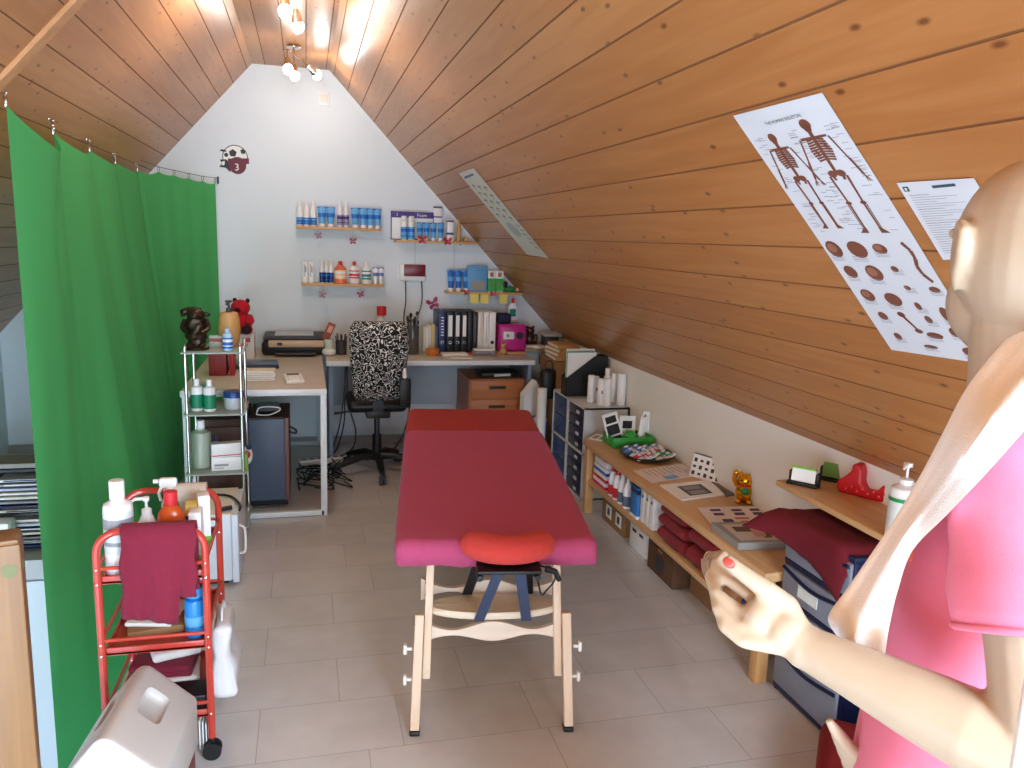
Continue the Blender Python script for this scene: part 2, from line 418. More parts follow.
# face cradle hooked on the front end
fc = G(); fc.box((.03, -.05, .612), (.2, .14, .012), bev=.004)
for x in (-.06, .12): fc.cyl((x, -.1, .585), (x, .12, .585), .009); fc.cyl((x, -.07, .58), (x, -.07, .62), .012)
fc = fc.obj('face_cradle', black, t)
hc = G(); rings = []
for i in range(25):
    a = R(165+210*i/24); c0 = V((.03+.105*cos(a), -.01+.07*sin(a), .672)); rad = V((cos(a), sin(a), 0))
    e = min(1, .62+.5*sin(pi*i/24)*1.6)
    rings.append([c0+rad*(.056*e*cos(q))+V((0, 0, .046*e*sin(q))) for q in [2*pi*k/14 for k in range(14)]])
hc.ring(rings)
subdiv(hc.obj('headrest_cushion', mat('coral_red_cloth', (198, 64, 58), .95, nz=.12, nscale=70, bump=.4, bscale=300, sheen=.04), fc))
strapb = mat('slate_blue_strap', (58, 70, 96), .8); strapk = mat('black_strap', (16, 16, 18), .85)
for (a, b, m) in (((-.005, -.115, .612), (-.052, .045, .372), strapb), ((.062, -.115, .612), (.108, .045, .372), strapb), ((-.055, .02, .6), (-.085, .19, .40), strapk), ((.1, .02, .6), (.13, .19, .40), strapk)):
    g = G(); a, b = V(a), V(b); n = V((1, 0, 0)); g.add([a-n*.017, a+n*.017, b+n*.017, b-n*.017]+[p+V((0, -.003, 0)) for p in (a-n*.017, a+n*.017, b+n*.017, b-n*.017)], [[0, 1, 2, 3], [4, 5, 6, 7], [0, 1, 5, 4], [1, 2, 6, 5], [2, 3, 7, 6], [3, 0, 4, 7]])
    g.obj('strap', m, fc)
lp = G(); lp.tube(smoothpath([(.12, -.02, .6), (.17, -.05, .59), (.185, -.03, .55), (.165, .0, .5), (.15, .01, .48), (.135, .0, .53), (.12, -.01, .58)]), .003, 6)
lp.tube([(.15, -.06, .60), (.18, -.06, .59), (.195, -.06, .56)], [.012, .01, .008], 8); lp.obj('buckle_strap', black, fc)
# covers
def drape(p, wob=.003, fq=9):
    q = V(p); n = noise.noise(q*fq); n2 = noise.noise(q*fq*2.3+V((5, 1, 2)))
    return q+V((n, n2*.6, n2))*wob
def cover(s0, s1, z0, z1, ex, bev, wob, flare):
    bm = bmesh.new(); bmesh.ops.create_cube(bm, size=1)
    for v in bm.verts:
        s = s0 if v.co.y < 0 else s1
        hw = taper(s)+ex
        v.co = V((hw*(1 if v.co.x > 0 else -1), s, z1 if v.co.z > 0 else z0))
    bmesh.ops.bevel(bm, geom=[e for e in bm.edges if not all(v.co.z < z0+.001 for v in e.verts)], offset=bev, segments=4, affect='EDGES', profile=.5)
    bmesh.ops.delete(bm, geom=[f for f in bm.faces if all(v.co.z < z0+.001 for v in f.verts)], context='FACES')
    bmesh.ops.subdivide_edges(bm, edges=[e for e in bm.edges if e.calc_length() > .12], cuts=9, use_grid_fill=True)
    bmesh.ops.subdivide_edges(bm, edges=[e for e in bm.edges if e.calc_length() > .05], cuts=1, use_grid_fill=True)
    for v in bm.verts:
        k = max(0, (z1-bev-v.co.z)/(z1-z0))
        v.co = drape(v.co, wob*(1+2.5*k))
        v.co.x *= 1+flare*k; v.co.z += .012*k*noise.noise(v.co*5)
    g = G(); g.frombm(bm); return g
rc = cover(.5, 2.06, .50, .664, .006, .04, .002, .03).obj('table_cover', mat('brick_red_cloth', (164, 38, 36), .95, nz=.1, nscale=50, bump=.3, bscale=300, sheen=.04), None, 60, T, TRZ)
solid(rc); tag(rc, 'brick red cloth over the far end of the massage table', 'table cover')
mc = cover(-.012, 1.50, .592, .672, .008, .032, .003, .012).obj('table_cover', mat('magenta_terry', (178, 72, 112), .95, nz=.1, nscale=60, bump=.5, bscale=260, sheen=.04), None, 60, T, TRZ)
solid(mc, .004); tag(mc, 'magenta terry sheet stretched over the near part of the massage table', 'table cover')

# ------------------------------------------------------------------ desks
DZ = .755
t = thing('desk', 'white-framed desk under the printer along the left side', 'desk', (-.28, 4.56, 0))
g = G(); g.box((0, .84, DZ-.014), (.77, 1.68, .028), bev=.003); g.obj('desktop', [desktop], t)
g = G(); g.box((0, -.003, DZ-.016), (.776, .012, .036), bev=.002); g.obj('front_edge', steelw, t)
for s in (.015, 1.64):
    g = G()
    for x in (-.365, .368): g.box((x, s+.02, (DZ-.03)/2), (.036, .036, DZ-.03), bev=.003)
    g.box((0, s+.02, .018), (.74, .036, .03), bev=.003); g.obj('leg_frame', steelw, t)
g = G(); g.box((.368, .8, DZ-.05), (.03, 1.6, .04)); g.box((-.365, .8, DZ-.05), (.03, 1.6, .04)); g.obj('side_rail', steelw, t)
t = thing('desk', 'long desk with grey side panels against the white gable wall', 'desk', (.875, 5.58, 0))
g = G(); g.box((0, .325, DZ-.014), (1.49, .65, .028), bev=.003); g.obj('desktop', desktop, t)
g = G(); g.box((0, -.004, DZ-.016), (1.494, .012, .034), bev=.002); g.obj('front_edge', steelw, t)
pg = mat('blue_grey_panel', (128, 142, 160), .5)
for x in (-.715, .72): g = G(); g.box((x, .34, (DZ-.03)/2), (.026, .6, DZ-.03)); g.obj('side_panel', pg, t)
g = G(); g.box((0, .6, .5), (1.41, .018, .36)); g.obj('back_panel', mat('pale_grey_panel', (176, 188, 200), .5), t)
t = thing('drawer_unit', 'beech drawer pedestal under the right end of the long desk', 'drawers', (1.365, 5.68, 0))
g = G(); g.box((0, .25, .30), (.42, .5, .60)); g.obj('body', beech, t)
for z in (.525, .38, .19):
    h = .13 if z > .2 else .23
    d = G(); d.box((0, -.006, z), (.4, .016, h), bev=.003); d = d.obj('drawer', beech, t)
    q = G(); q.box((0, -.016, z+.015), (.13, .006, .028), bev=.003); q.box((0, -.019, z+.015), (.115, .006, .014), bev=.002, mi=1); q.obj('handle', [mat('brown_plastic', (120, 72, 44), .5), black], d)
g = G(); g.box((0, 0, .02), (.3, .22, .04), bev=.015); g.box((.04, -.11, .02), (.2, .01, .02), .15, bev=.004, mi=1); solo('laptop_bag', g, [black, white], 'flat black bag lying on the beech drawer pedestal', 'bag', (1.40, 5.84, .602), .05)

# printer
t = thing('printer', 'black and beige flatbed printer on the left desk', 'printer', (-.085, 5.88, DZ+.002))
g = G(); g.box((0, .16, .05), (.45, .34, .10), bev=.025); g.obj('body', black, t)
g = G(); g.box((0, .165, .118), (.43, .32, .032), bev=.014); g.obj('lid', dgrey, t)
g = G(); g.box((0, .16, .137), (.27, .24, .01), bev=.004); g.obj('lid_panel', mat('silver_plastic', (190, 194, 196), .35), t)
g = G(); g.box((.015, -.012, .082), (.385, .02, .05), bev=.008); g.box((-.1, -.023, .082), (.035, .006, .02), mi=1); g.obj('front_panel', [mat('champagne_plastic', (206, 176, 146), .35), black], t)
g = G(); g.box((.01, -.05, .018), (.28, .1, .01), bev=.003); g.obj('paper_tray', dgrey, t)

# office chair seen from behind
CX, CY = .462, 5.42
t = thing('office_chair', 'swivel office chair with black and white squiggle cover at the long desk', 'chair', (CX, CY, 0))
bk = G(); rows = []
for k in range(17):
    u = k/16; z = .535+u*.53
    hw = lerp(.163, .195, min(1, u*1.5))*(1 if u < .86 else math.sqrt(max(.0, 1-((u-.86)/.14)**2*.32)))
    hw *= (1 if u > .06 else .93); th = .045*(1 if .04 < u < .95 else .55)
    y0 = -.17+.06*(1-sin(u*pi*.9))-.03*u
    q = []
    for i in range(24):
        a = 2*pi*i/24; c0, s0 = cos(a), sin(a)
        x = hw*math.copysign(abs(c0)**.45, c0); y = y0+th*math.copysign(abs(s0)**.7, s0)+.035*(x/hw)**2
        q.append((x, y, z))
    rows.append(q)
bk.ring(rows); bk.obj('backrest', squigglemat('squiggle_cloth'), t, 60)
g = G(); g.box((.0, .14, .475), (.40, .44, .08), bev=.04, seg=4); g.obj('seat', black, t)
g = G(); g.box((0, -.10, .50), (.07, .012, .1)); g.box((0, -.02, .43), (.16, .18, .05), bev=.01); g.obj('seat_mechanism', black, t)
g = G(); g.cyl((0, 0, .09), (0, 0, .27), .032); g.cyl((0, 0, .25), (0, 0, .43), .019, mi=1); g.obj('gas_column', [black, mat('dark_steel', (70, 72, 76), .3, metal=.8)], t)
g = G(); g.tube([(-.06, -.02, .45), (-.2, -.03, .44), (-.29, -.03, .43)], [.006, .006, .011], 8); g.obj('height_lever', black, t)
for a in (200, 272, 344, 56, 128):
    a = R(a); dx, dy = cos(a), sin(a)
    l = G(); l.tube([(.02*dx, .02*dy, .12), (.12*dx, .12*dy, .125), (.25*dx, .25*dy, .09), (.30*dx, .30*dy, .075)], [.03, .026, .021, .017], 10); l = l.obj('base_arm', black, t)
    w = G()
    for q in (-.014, .014): w.cyl((.30*dx-dy*q-dy*.007, .30*dy+dx*q+dx*.007, .028), (.30*dx-dy*q+dy*.007, .30*dy+dx*q-dx*.007, .028), .027, n=18)
    w.cyl((.3*dx, .3*dy, .03), (.3*dx, .3*dy, .075), .008); w.obj('caster', dgrey, l)
t2 = thing('bottle_holster', 'black pouch holding a white spray bottle on the chair back', 'pouch', (CX+.165, CY-.21, .50))
g = G(); g.box((0, 0, .1), (.075, .05, .2), bev=.015); g.tube([(-.02, .02, .19), (-.03, .03, .3)], .006); g.obj('pouch', black, t2)
g = G(); g.lathe([(.024, .12), (.024, .24), (.014, .255), (.014, .30), (.011, .305), (.011, .335), (.004, .34)], n=16); tag(g.obj('spray_bottle', white, None, 35, (CX+.162, CY-.21, .425)), 'white slim bottle in the black chair pouch', 'bottle')
# cables hanging from the desk
for i, pts in enumerate(([(.262, 5.66, .72), (.255, 5.65, .5), (.25, 5.66, .3), (.2, 5.7, .1), (.13, 5.72, .02)], [(.275, 5.66, .72), (.28, 5.66, .45), (.33, 5.64, .25), (.31, 5.7, .1), (.2, 5.75, .02)], [(.268, 5.67, .72), (.25, 5.66, .5), (.215, 5.62, .28), (.16, 5.66, .08), (.16, 5.75, .01)], [(.7, 5.5, .52), (.69, 5.52, .38), (.66, 5.62, .2), (.6, 5.8, .03)])):
    g = G(); g.tube(smoothpath(pts), .005, 6)
    solo('cable', g, black, ['black cable hanging left of the office chair, nearest the desk leg', 'black cable bowing towards the office chair base', 'black cable in the bundle left of the office chair, looping left', 'black cable dropping from the pouch side of the office chair'][i], 'cable', group='cables under the desks')
g = G()
for k in range(7):
    P = [(random.uniform(-.08, .28), random.uniform(5.0, 5.6), .012+.01*k) for _ in range(6)]; g.tube(smoothpath(P), .0045, 6)
o = solo('cable_tangle', g, [black], 'tangle of black cables on the floor under the left desk', 'cables'); o['kind'] = 'stuff'
g = G(); g.box((0, 0, .022), (.30, .055, .04), R(12), bev=.008)
for k in range(5): g.cyl((-.11*cos(R(12))+k*.055*cos(R(12)), -.11*sin(R(12))+k*.055*sin(R(12)), .042), (-.11*cos(R(12))+k*.055*cos(R(12)), -.11*sin(R(12))+k*.055*sin(R(12)), .044), .018, mi=1)
solo('power_strip', g, [white, grey], 'white power strip on the floor behind the left desk leg', 'power strip', (.08, 5.55, .035))

# small cabinets under the left desk
t = thing('cabinet', 'low cabinet with blue-grey door under the left desk', 'cabinet', (-.22, 4.76, 0))
g = G(); g.box((0, .22, .30), (.225, .42, .5)); g.box((0, .22, .03), (.2, .38, .04), mi=1); g.obj('carcass', [brownwood, black], t)
g = G(); g.box((-.012, -.008, .30), (.2, .016, .49), bev=.002); d = g.obj('door', mat('slate_door', (84, 98, 120), .45), t)
g = G(); g.box((.1, -.006, .30), (.022, .02, .5), bev=.002); g.obj('edge_trim', mat('rosewood', (126, 84, 80), .45), t)
g = G(); g.tube(smoothpath([(.11, 0, .5), (.15, -.01, .48), (.15, .02, .45), (.11, .03, .46)]), .006); g.obj('handle', black, t)
t = thing('cabinet', 'dark brown wooden cabinet behind the glass shelf stand', 'cabinet', (-.49, 4.78, 0))
g = G(); g.box((0, .24, .27), (.29, .46, .54)); g.obj('carcass', brownwood, t)
g = G(); g.box((0, -.008, .4), (.27, .016, .2), bev=.003); g.obj('drawer', brownwood, t); g = G(); g.box((0, -.008, .17), (.27, .016, .22), bev=.003); g.obj('drawer', brownwood, t)
t = thing('label_printer', 'small grey desk machine with a looped edge on top of the blue-grey cabinet', 'machine', (-.225, 4.83, .552))
g = G(); g.box((0, .06, .035), (.13, .16, .06), Matrix.Rotation(R(-14), 4, 'X'), bev=.015); g.obj('body', dgrey, t)
g = G(); g.tube(smoothpath([(-.065, -.03, .012), (-.05, -.035, .05), (.0, -.035, .058), (.065, -.035, .05), (.06, -.03, .03), (.0, -.035, .008), (-.065, -.03, .012)]), .004, 6); g.obj('rim', white, t)

# corner cabinet and what stands on it
t = thing('corner_cabinet', 'pale blue cabinet with a wooden top in the far right corner', 'cabinet', (1.80, 5.98, 0))
g = G(); g.box((-.0, .12, .385), (.32, .24, .77)); g.obj('carcass', mat('pale_blue_panel', (172, 196, 204), .5), t)
g = G(); g.box((-.0, .11, .785), (.35, .28, .025)); g.obj('top', pineX, t)
g = G(); g.box((0, -.006, .38), (.3, .014, .74), bev=.002); d = g.obj('door', mat('pale_blue_panel', (172, 196, 204), .5), t)
g = G(); g.box((-.03, -.015, .70), (.008, .006, .07)); g.obj('handle', dgrey, d)
# ------------------------------------------------------------------ bottles, tubes, cartons
def bottle(name, label, loc, h, r, body, lab=None, lz=(.15, .6), cap=white, shape='round', top='cap', group=None, rz=0, cat='bottle', stripe=None, capr=.45):
    t = thing(name, label, cat, loc, rz, group)
    nb = h*(.72 if top == 'pump' else .8); sh = {'round': .1, 'cone': .38, 'flask': .22}[shape]
    sy = .6 if shape == 'flask' else 1
    g = G(); g.lathe([(r*.9, 0), (r, .01*h+.002), (r, nb*(1-sh)), (r*.93, nb*(1-sh*.6)), (r*.55, nb*(1-.02)), (r*.42, nb), (r*.42, nb+.01)], sy=sy, n=18); g.obj('body', body, t)
    if lab:
        g = G(); z0, z1 = nb*lz[0], nb*lz[1]
        g.lathe([(r+.0009, z0), (r+.0009, z1)], sy=sy, n=18, cap=False)
        ms = [lab]
        if stripe:
            g.lathe([(r+.0013, lerp(z0, z1, .6)), (r+.0013, lerp(z0, z1, .85))], sy=sy, n=18, cap=False, mi=1)
            g.lathe([(r+.0013, lerp(z0, z1, .2)), (r+.0013, lerp(z0, z1, .3))], sy=sy, n=18, cap=False, mi=1); ms.append(stripe)
        g.obj('label', ms, t)
    c = G()
    if top == 'cap': c.lathe([(r*capr, nb+.002), (r*capr, h-.002), (r*capr*.9, h)], n=16); c.obj('cap', cap, t)
    elif top == 'spike': c.lathe([(r*capr*1.1, nb), (r*capr, nb+.02*1), (r*.16, h)], n=14); c.obj('nozzle_cap', cap, t)
    elif top == 'pump':
        c.lathe([(r*.5, nb+.002), (r*.5, nb+.016), (r*.3, nb+.02), (.004, nb+.02), (.004, h-.012), (r*.32, h-.012), (r*.32, h)], n=14)
        c.tube([(0, 0, h-.005), (-.03, -.008, h-.004), (-.042, -.011, h-.012)], [.006, .005, .004], 8); c.obj('pump', cap, t)
    elif top == 'trigger':
        c.lathe([(r*.5, nb+.002), (r*.5, nb+.02), (r*.3, nb+.03)], n=14); c.box((-.006, 0, nb+.045), (.055, .022, .032), bev=.008); c.tube([(-.025, 0, nb+.035), (-.035, 0, nb+.01), (-.03, 0, nb-.015)], .005); c.cyl((-.035, 0, nb+.05), (-.05, 0, nb+.05), .007); c.obj('spray_head', cap, t)
    return t
def squeeze(name, label, loc, w, h, body, capm=white, lab=None, group=None, rz=0):
    t = thing(name, label, 'tube', loc, rz, group)
    r0 = w*.34; g = G(); rs = []
    for k in range(9):
        u = k/8; rx = lerp(r0, w*.5, u); ry = lerp(r0, .0025, u**1.2)
        rs.append([(rx*cos(2*pi*i/16), ry*sin(2*pi*i/16), lerp(h*.16, h, u)) for i in range(16)])
    g.ring(rs)
    g.box((0, 0, h-.006), (w*1.0, .006, .012), mi=1); g.obj('body', [body, lab or body], t)
    if lab:
        b = G(); rs = []
        for u in (.38, .62):
            rx = lerp(r0, w*.5, u)+.0012; ry = lerp(r0, .0025, u**1.2)+.0012
            rs.append([(rx*cos(2*pi*i/16), ry*sin(2*pi*i/16), lerp(h*.16, h, u)) for i in range(16)])
        b.ring(rs, cap=False); b.obj('label', lab, t)
    c = G(); c.lathe([(r0*.95, 0), (r0*.95, h*.15), (r0*.9, h*.17)], n=16); c.obj('cap', capm, t)
    return t
def carton(name, label, loc, d, base, bands=(), cat='box', group=None, rz=0, marks=None):
    """bands: (material, z0 fraction, z1 fraction); marks: (material, [(x0,x1,z0,z1) fractions on the front])"""
    t = thing(name, label, cat, loc, rz, group)
    g = G(); g.box((0, 0, d[2]/2), d, bev=.0015); g.obj('box', base, t)
    for m, a, b in bands:
        g = G(); g.box((0, 0, d[2]*(a+b)/2), (d[0]+.0012, d[1]+.0012, d[2]*(b-a))); g.obj('band', m, t)
    if marks:
        g = G()
        for (x0, x1, z0, z1) in marks[1]: g.box((d[0]*((x0+x1)/2-.5), -d[1]/2-.0008, d[2]*(z0+z1)/2), (d[0]*(x1-x0), .0016, d[2]*(z1-z0)))
        g.obj('print', marks[0], t)
    return t

# ------------------------------------------------------------------ wall shelves
def wall_shelf(label, x0, x1, z, tilt=0, dep=.15):
    t = thing('wall_shelf', label, 'shelf', ((x0+x1)/2, WY, z))
    g = G(); g.box((0, -dep/2, -.009), (x1-x0, dep, .018), bev=.002); g.obj('board', pineX, t)
    g = G()
    for s in (-1, 1): g.box((s*(x1-x0)*.32, -.04, -.026), (.014, .08, .016))
    g.obj('bracket', white, t)
    return t
ZA, ZB, ZC, ZD = 1.668, 1.256, 1.592, 1.212
wall_shelf('small pine wall shelf on the upper left, holding white and blue bottles', -.065, .545, ZA)
wall_shelf('small pine wall shelf on the lower left, holding orange and white bottles', -.03, .57, ZB)
wall_shelf('pine wall shelf on the upper right, with a purple-topped box', .66, 1.285, ZC)
wall_shelf('pine wall shelf on the lower right, with yellow notes hanging below', 1.05, 1.665, ZD)
SY = WY-.085
def wp(x, z, dy=0): return (x, SY+dy, z)
whiteb = mat('white_bottle', (238, 238, 240), .3)
for i, x in enumerate((-.037, .011, .06)):
    bottle('spray_bottle', ['blue-labelled tapered white bottle at the left end of the upper left wall shelf', 'middle blue-labelled tapered white bottle on the upper left shelf', 'blue-labelled tapered white bottle beside the first blue tube, upper left shelf'][i], wp(x, ZA), .185, .0225, whiteb, bluep, (.08, .42), whiteb, 'cone', 'spike', 'tapered bottles on the upper left shelf', stripe=lblue, capr=.4)
for i, x in enumerate((.122, .184, .362, .422, .474, .526)):
    squeeze('cream_tube', ['first blue tube from the left on the upper left wall shelf', 'second blue tube from the left on the upper left wall shelf, before the slim bottles', 'blue tube just right of the slim white bottles on the upper left shelf', 'fourth blue tube from the left on the upper left wall shelf', 'second blue tube from the right end of the upper left shelf', 'blue tube at the right end of the upper left wall shelf'][i], wp(x, ZA), (.066 if i < 4 else .058), .146, lblue, whiteb, bluep, 'blue tubes on the upper left shelf')
for i, x in enumerate((.25, .295)):
    bottle('slim_bottle', ['left of two slim white bottles with grey labels on the upper left shelf', 'right of two slim white bottles with grey labels on the upper left shelf'][i], wp(x, ZA), .19, .02, whiteb, mat('lilac_label', (150, 146, 180), .5), (.1, .6), whiteb, 'cone', 'spike', 'slim bottles on the upper left shelf', stripe=purple)
for i, x in enumerate((-.004, .04)):
    carton('narrow_carton', ['narrow white carton at the left end of the lower left wall shelf', 'second narrow white carton from the left on the lower left shelf'][i], wp(x, ZB), (.036, .04, .155), whiteb, group='narrow cartons', marks=(inkgrey, [(.25, .4, .3, .9), (.5, .75, .5, .8)]))
for i, x in enumerate((.116, .15, .184)):
    bottle('slim_bottle', ['navy-labelled tapered bottle beside the white cartons on the lower left shelf', 'middle of three navy-labelled tapered bottles on the lower left shelf', 'navy-labelled tapered bottle beside the orange bottle on the lower left shelf'][i], wp(x, ZB), .165, .0165, whiteb, navy, (.05, .6), mat('cream_cap', (232, 224, 206), .4), 'cone', 'spike', 'navy bottles on the lower left shelf', stripe=bluep)
bottle('oil_bottle', 'orange flask with red cap on the lower left wall shelf', wp(.252, ZB), .165, .044, mat('orange_flask', (226, 110, 66), .3), mat('pale_orange_label', (250, 206, 160), .5), (.25, .75), redl, 'flask', stripe=whiteb, capr=.32)
bottle('oil_bottle', 'white flask with red cap and red label on the lower left wall shelf', wp(.354, ZB), .165, .037, whiteb, redl, (.3, .75), redl, 'flask', stripe=whiteb, capr=.34)
bottle('oil_bottle', 'white flask with white cap and teal label on the lower left shelf', wp(.443, ZB), .165, .034, whiteb, teal, (.25, .75), whiteb, 'flask', stripe=whiteb, capr=.34)
for i, x in enumerate((.511, .552)):
    squeeze('cream_tube', ['small white tube with blue print, beside the teal-labelled flask', 'small white tube with blue print at the right end of the lower left shelf'][i], wp(x, ZB), .04, .125, whiteb, whiteb, mat('steel_blue_label', (90, 120, 180), .4), 'white tubes on the lower left shelf')
g = thing('display_box', 'long white box with a purple top band on the upper right shelf', 'box', (.79, WY-.03, ZC))
q = G(); q.box((0, 0, .105), (.315, .04, .21)); q.obj('box', white, g)
q = G(); q.box((0, -.001, .188), (.317, .042, .046)); q.box((0, -.001, .004), (.317, .042, .006)); q.box((-.157, -.001, .105), (.004, .042, .21)); b = q.obj('band', purple, g)
q = G(); q.text('I', (-.12, -.0228, .176), (1, 0, 0), (0, 0, 1), .035); q.text('Foam', (.035, -.0228, .176), (1, 0, 0), (0, 0, 1), .035); q.obj('lettering', white, b)
for i, x in enumerate((.722, .776)):
    bottle('foam_can', ['left of two white and blue cylinders before the purple-topped box', 'right of two white and blue cylinders before the purple-topped box'][i], wp(x, ZC, -.02), .178, .0245, whiteb, lblue, (.05, .68), whiteb, 'round', 'cap', 'cylinders on the upper right shelf', cat='can', stripe=bluep, capr=.85)
for i, x in enumerate((.842, .892, .944, 1.0)):
    squeeze('cream_tube', ['blue tube right of the two cylinders on the upper right shelf', 'second of the blue tubes on the upper right shelf', 'third of the blue tubes on the upper right shelf', 'blue tube below the tall purple-banded carton on the upper right shelf'][i], wp(x, ZC, -.02), .05, .135, lblue, whiteb, bluep, 'blue tubes on the upper right shelf')
carton('tall_carton', 'tall white carton with purple bands behind the blue tubes', (.985, WY-.03, ZC), (.06, .045, .265), whiteb, [(purple, .93, .98), (purple, .66, .7)])
carton('small_carton', 'small white carton with purple bands on the upper right shelf', wp(1.075, ZC), (.048, .045, .165), whiteb, [(purple, .88, .96), (purple, .3, .4)])
bottle('perfume_bottle', 'slender tan wooden bottle at the right of the upper right shelf', wp(1.143, ZC), .175, .018, tan, None, cap=tan, shape='cone', capr=.6)
carton('small_box', 'tiny tan box at the sloping end of the upper right shelf', wp(1.205, ZC), (.035, .04, .03), tan)
for i, x in enumerate((1.088, 1.148, 1.208)):
    squeeze('cream_tube', ['left of the three blue tubes on the lower right shelf', 'middle of the three blue tubes on the lower right shelf', 'blue tube beside the pale blue box on the lower right shelf'][i], wp(x, ZD, -.01), .062, .165, bluep, whiteb, lblue, 'blue tubes on the lower right shelf')
t = carton('blue_box', 'pale blue box with a grey picture on the lower right shelf', (1.293, WY-.09, ZD), (.155, .05, .20), mat('mid_blue_card', (98, 160, 206), .5), marks=(mat('grey_picture', (150, 150, 140), .6), [(.2, .9, .08, .42)]))
for i, x in enumerate((1.408, 1.472)):
    t = carton('herb_carton', ['green and white carton beside the pale blue box', 'green and white carton nearest the slope on the lower right shelf'][i], (x, WY-.09, ZD), (.058, .05, .165), whiteb, [(mat('grass_green_label', (52, 168, 72), .5), .04, .64)], group='green cartons', marks=(mat('rust_print', (160, 100, 80), .6), [(.25, .7, .72, .92), (.2, .6, .3, .36), (.2, .7, .42, .46)]))
t = thing('toy', 'small green and black toy figure at the sloping end of the lower right shelf', 'toy', wp(1.57, ZD))
g = G(); g.ell((0, 0, .022), (.045, .022, .022)); g.obj('body', greenl, t)
g = G(); g.ell((-.05, 0, .05), (.02, .02, .02)); g.ell((-.05, 0, .07), (.024, .024, .012)); g.obj('head', black, t)
g = G(); g.ell((.055, 0, .02), (.018, .018, .018)); g.obj('paw', mat('peach_plush', (226, 178, 156), .8), t)
def bow(label, loc, s=.03, mm=None, string=0, group=None, rot=0):
    t = thing('butterfly', label, 'butterfly', loc, 0, group)
    g = G(); c0, s0 = cos(rot), sin(rot)
    def pt(x, z, y=0): return (s*(x*c0-z*s0), y, s*(x*s0+z*c0))
    for sg in (-1, 1):
        for P in ([(0, .05), (.35, .75), (.85, .95), (1, .55), (.7, .1)], [(0, -.05), (.6, -.05), (.8, -.4), (.55, -.8), (.2, -.6)]):
            n = len(P); v = [pt(sg*x, z, -.25*s*x) for x, z in P]; v += [(p[0], p[1]-.0015, p[2]) for p in v]
            g.add(v, [list(range(n)), list(range(n, 2*n))[::-1]]+[[i, (i+1) % n, n+(i+1) % n, n+i] for i in range(n)])
    g.obj('wing', mm, t, 0)
    g = G(); g.tube([pt(0, -.5), pt(0, .45)], s*.08, 6); g.obj('body', mat('plum', (70, 26, 44), .6), t)
    if string: g = G(); g.tube([(0, 0, s*.4), (0, 0, string)], .0012, 5); g.obj('string', mat('pale_string', (150, 180, 190), .6), t)
    return t
lilac = mat('lilac_wing', (168, 130, 160), .5); dpink = mat('dark_pink_wing', (172, 60, 104), .5); redw = mat('red_wing', (190, 40, 60), .5)
by = WY-.15
bow('lilac butterfly hanging under the left part of the upper left shelf', (.094, by, 1.602), .027, lilac, .05, rot=.2)
bow('pink butterfly hanging under the right part of the upper left shelf', (.341, by, 1.570), .027, dpink, .085)
bow('lilac butterfly hanging under the left part of the lower left shelf', (.118, by, 1.172), .028, lilac, .07, rot=-.2)
bow('pink butterfly hanging under the right part of the lower left shelf', (.398, by, 1.180), .026, dpink, .06, rot=.3)
bow('large dark pink butterfly on the wall below the router', (.965, WY-.004, 1.105), .05, dpink, 0, rot=.4)
bow('red butterfly clipped to the front of the upper right shelf, left one', (.852, by-.008, ZC+.005), .036, redw)
bow('red butterfly clipped to the front of the upper right shelf, right one', (1.045, by-.008, ZC-.002), .034, redw)
bow('red butterfly clipped to the lower right shelf below the blue tubes', (1.2, by-.008, ZD-.006), .026, redw)
bow('red butterfly clipped to the lower right shelf above the gap in the notes', (1.41, by-.008, ZD-.012), .026, redw)
for i, x in enumerate((1.265, 1.345, 1.495)):
    g = G(); g.box((0, 0, -.036), (.066, .0015, .07), R(2*(i-1)))
    solo('sticky_note', g, [yellow], ['yellow sticky note under the pale blue box, left one', 'yellow sticky note in the middle below the lower right shelf', 'yellow sticky note below the green cartons'][i], 'note', (x, by-.003, ZD-.016))
for i, (x, z0, z1) in enumerate(((.80, 1.575, 1.40), (1.10, 1.575, 1.40))):
    g = G(); g.tube([(0, 0, z0), (0, 0, z1)], .0015, 5); solo('hanging_string', g, [grey], ['thin string hanging from the upper right shelf above the router', 'thin string hanging from the upper right shelf, right of the router'][i], 'string', (x, by, 0))
t = thing('hanging_tag', 'bottle-shaped paper tag with red top hanging by the slope', 'tag', (1.575, by, 1.00))
g = G(); g.prism([(-.035, 0), (.035, 0), (.035, .1), (.012, .13), (-.012, .13), (-.035, .1)], (0, 0, 0), (1, 0, 0), (0, 0, 1), .002); g.obj('tag', whiteb, t, 0)
g = G(); g.box((0, -.0035, .055), (.05, .002, .06)); g.obj('label', teal, t); g = G(); g.box((0, -.001, .15), (.026, .006, .04)); g.obj('cap', redl, t)
g = G(); g.tube([(0, 0, .17), (0, 0, .2)], .0012, 5); g.obj('string', grey, t)

# router
t = thing('router', 'white and maroon router on the back wall with two cables below', 'router', (.80, WY, 1.278))
g = G(); g.box((0, -.02, .067), (.205, .035, .13), bev=.012); g.obj('body', white, t)
g = G(); g.box((.014, -.04, .085), (.165, .008, .09), bev=.004); g.obj('front_panel', mat('maroon_plastic', (118, 24, 40), .3), t)
for i, x in enumerate((-.055, .07)):
    g = G(); g.tube(smoothpath([(x, -.02, .005), (x+.005, -.02, -.15), (x-.02*i-.01, -.02, -.3), (x+.02-.06*i, -.03, -.46)]), .004, 6); g.obj('cable', dgrey, t)
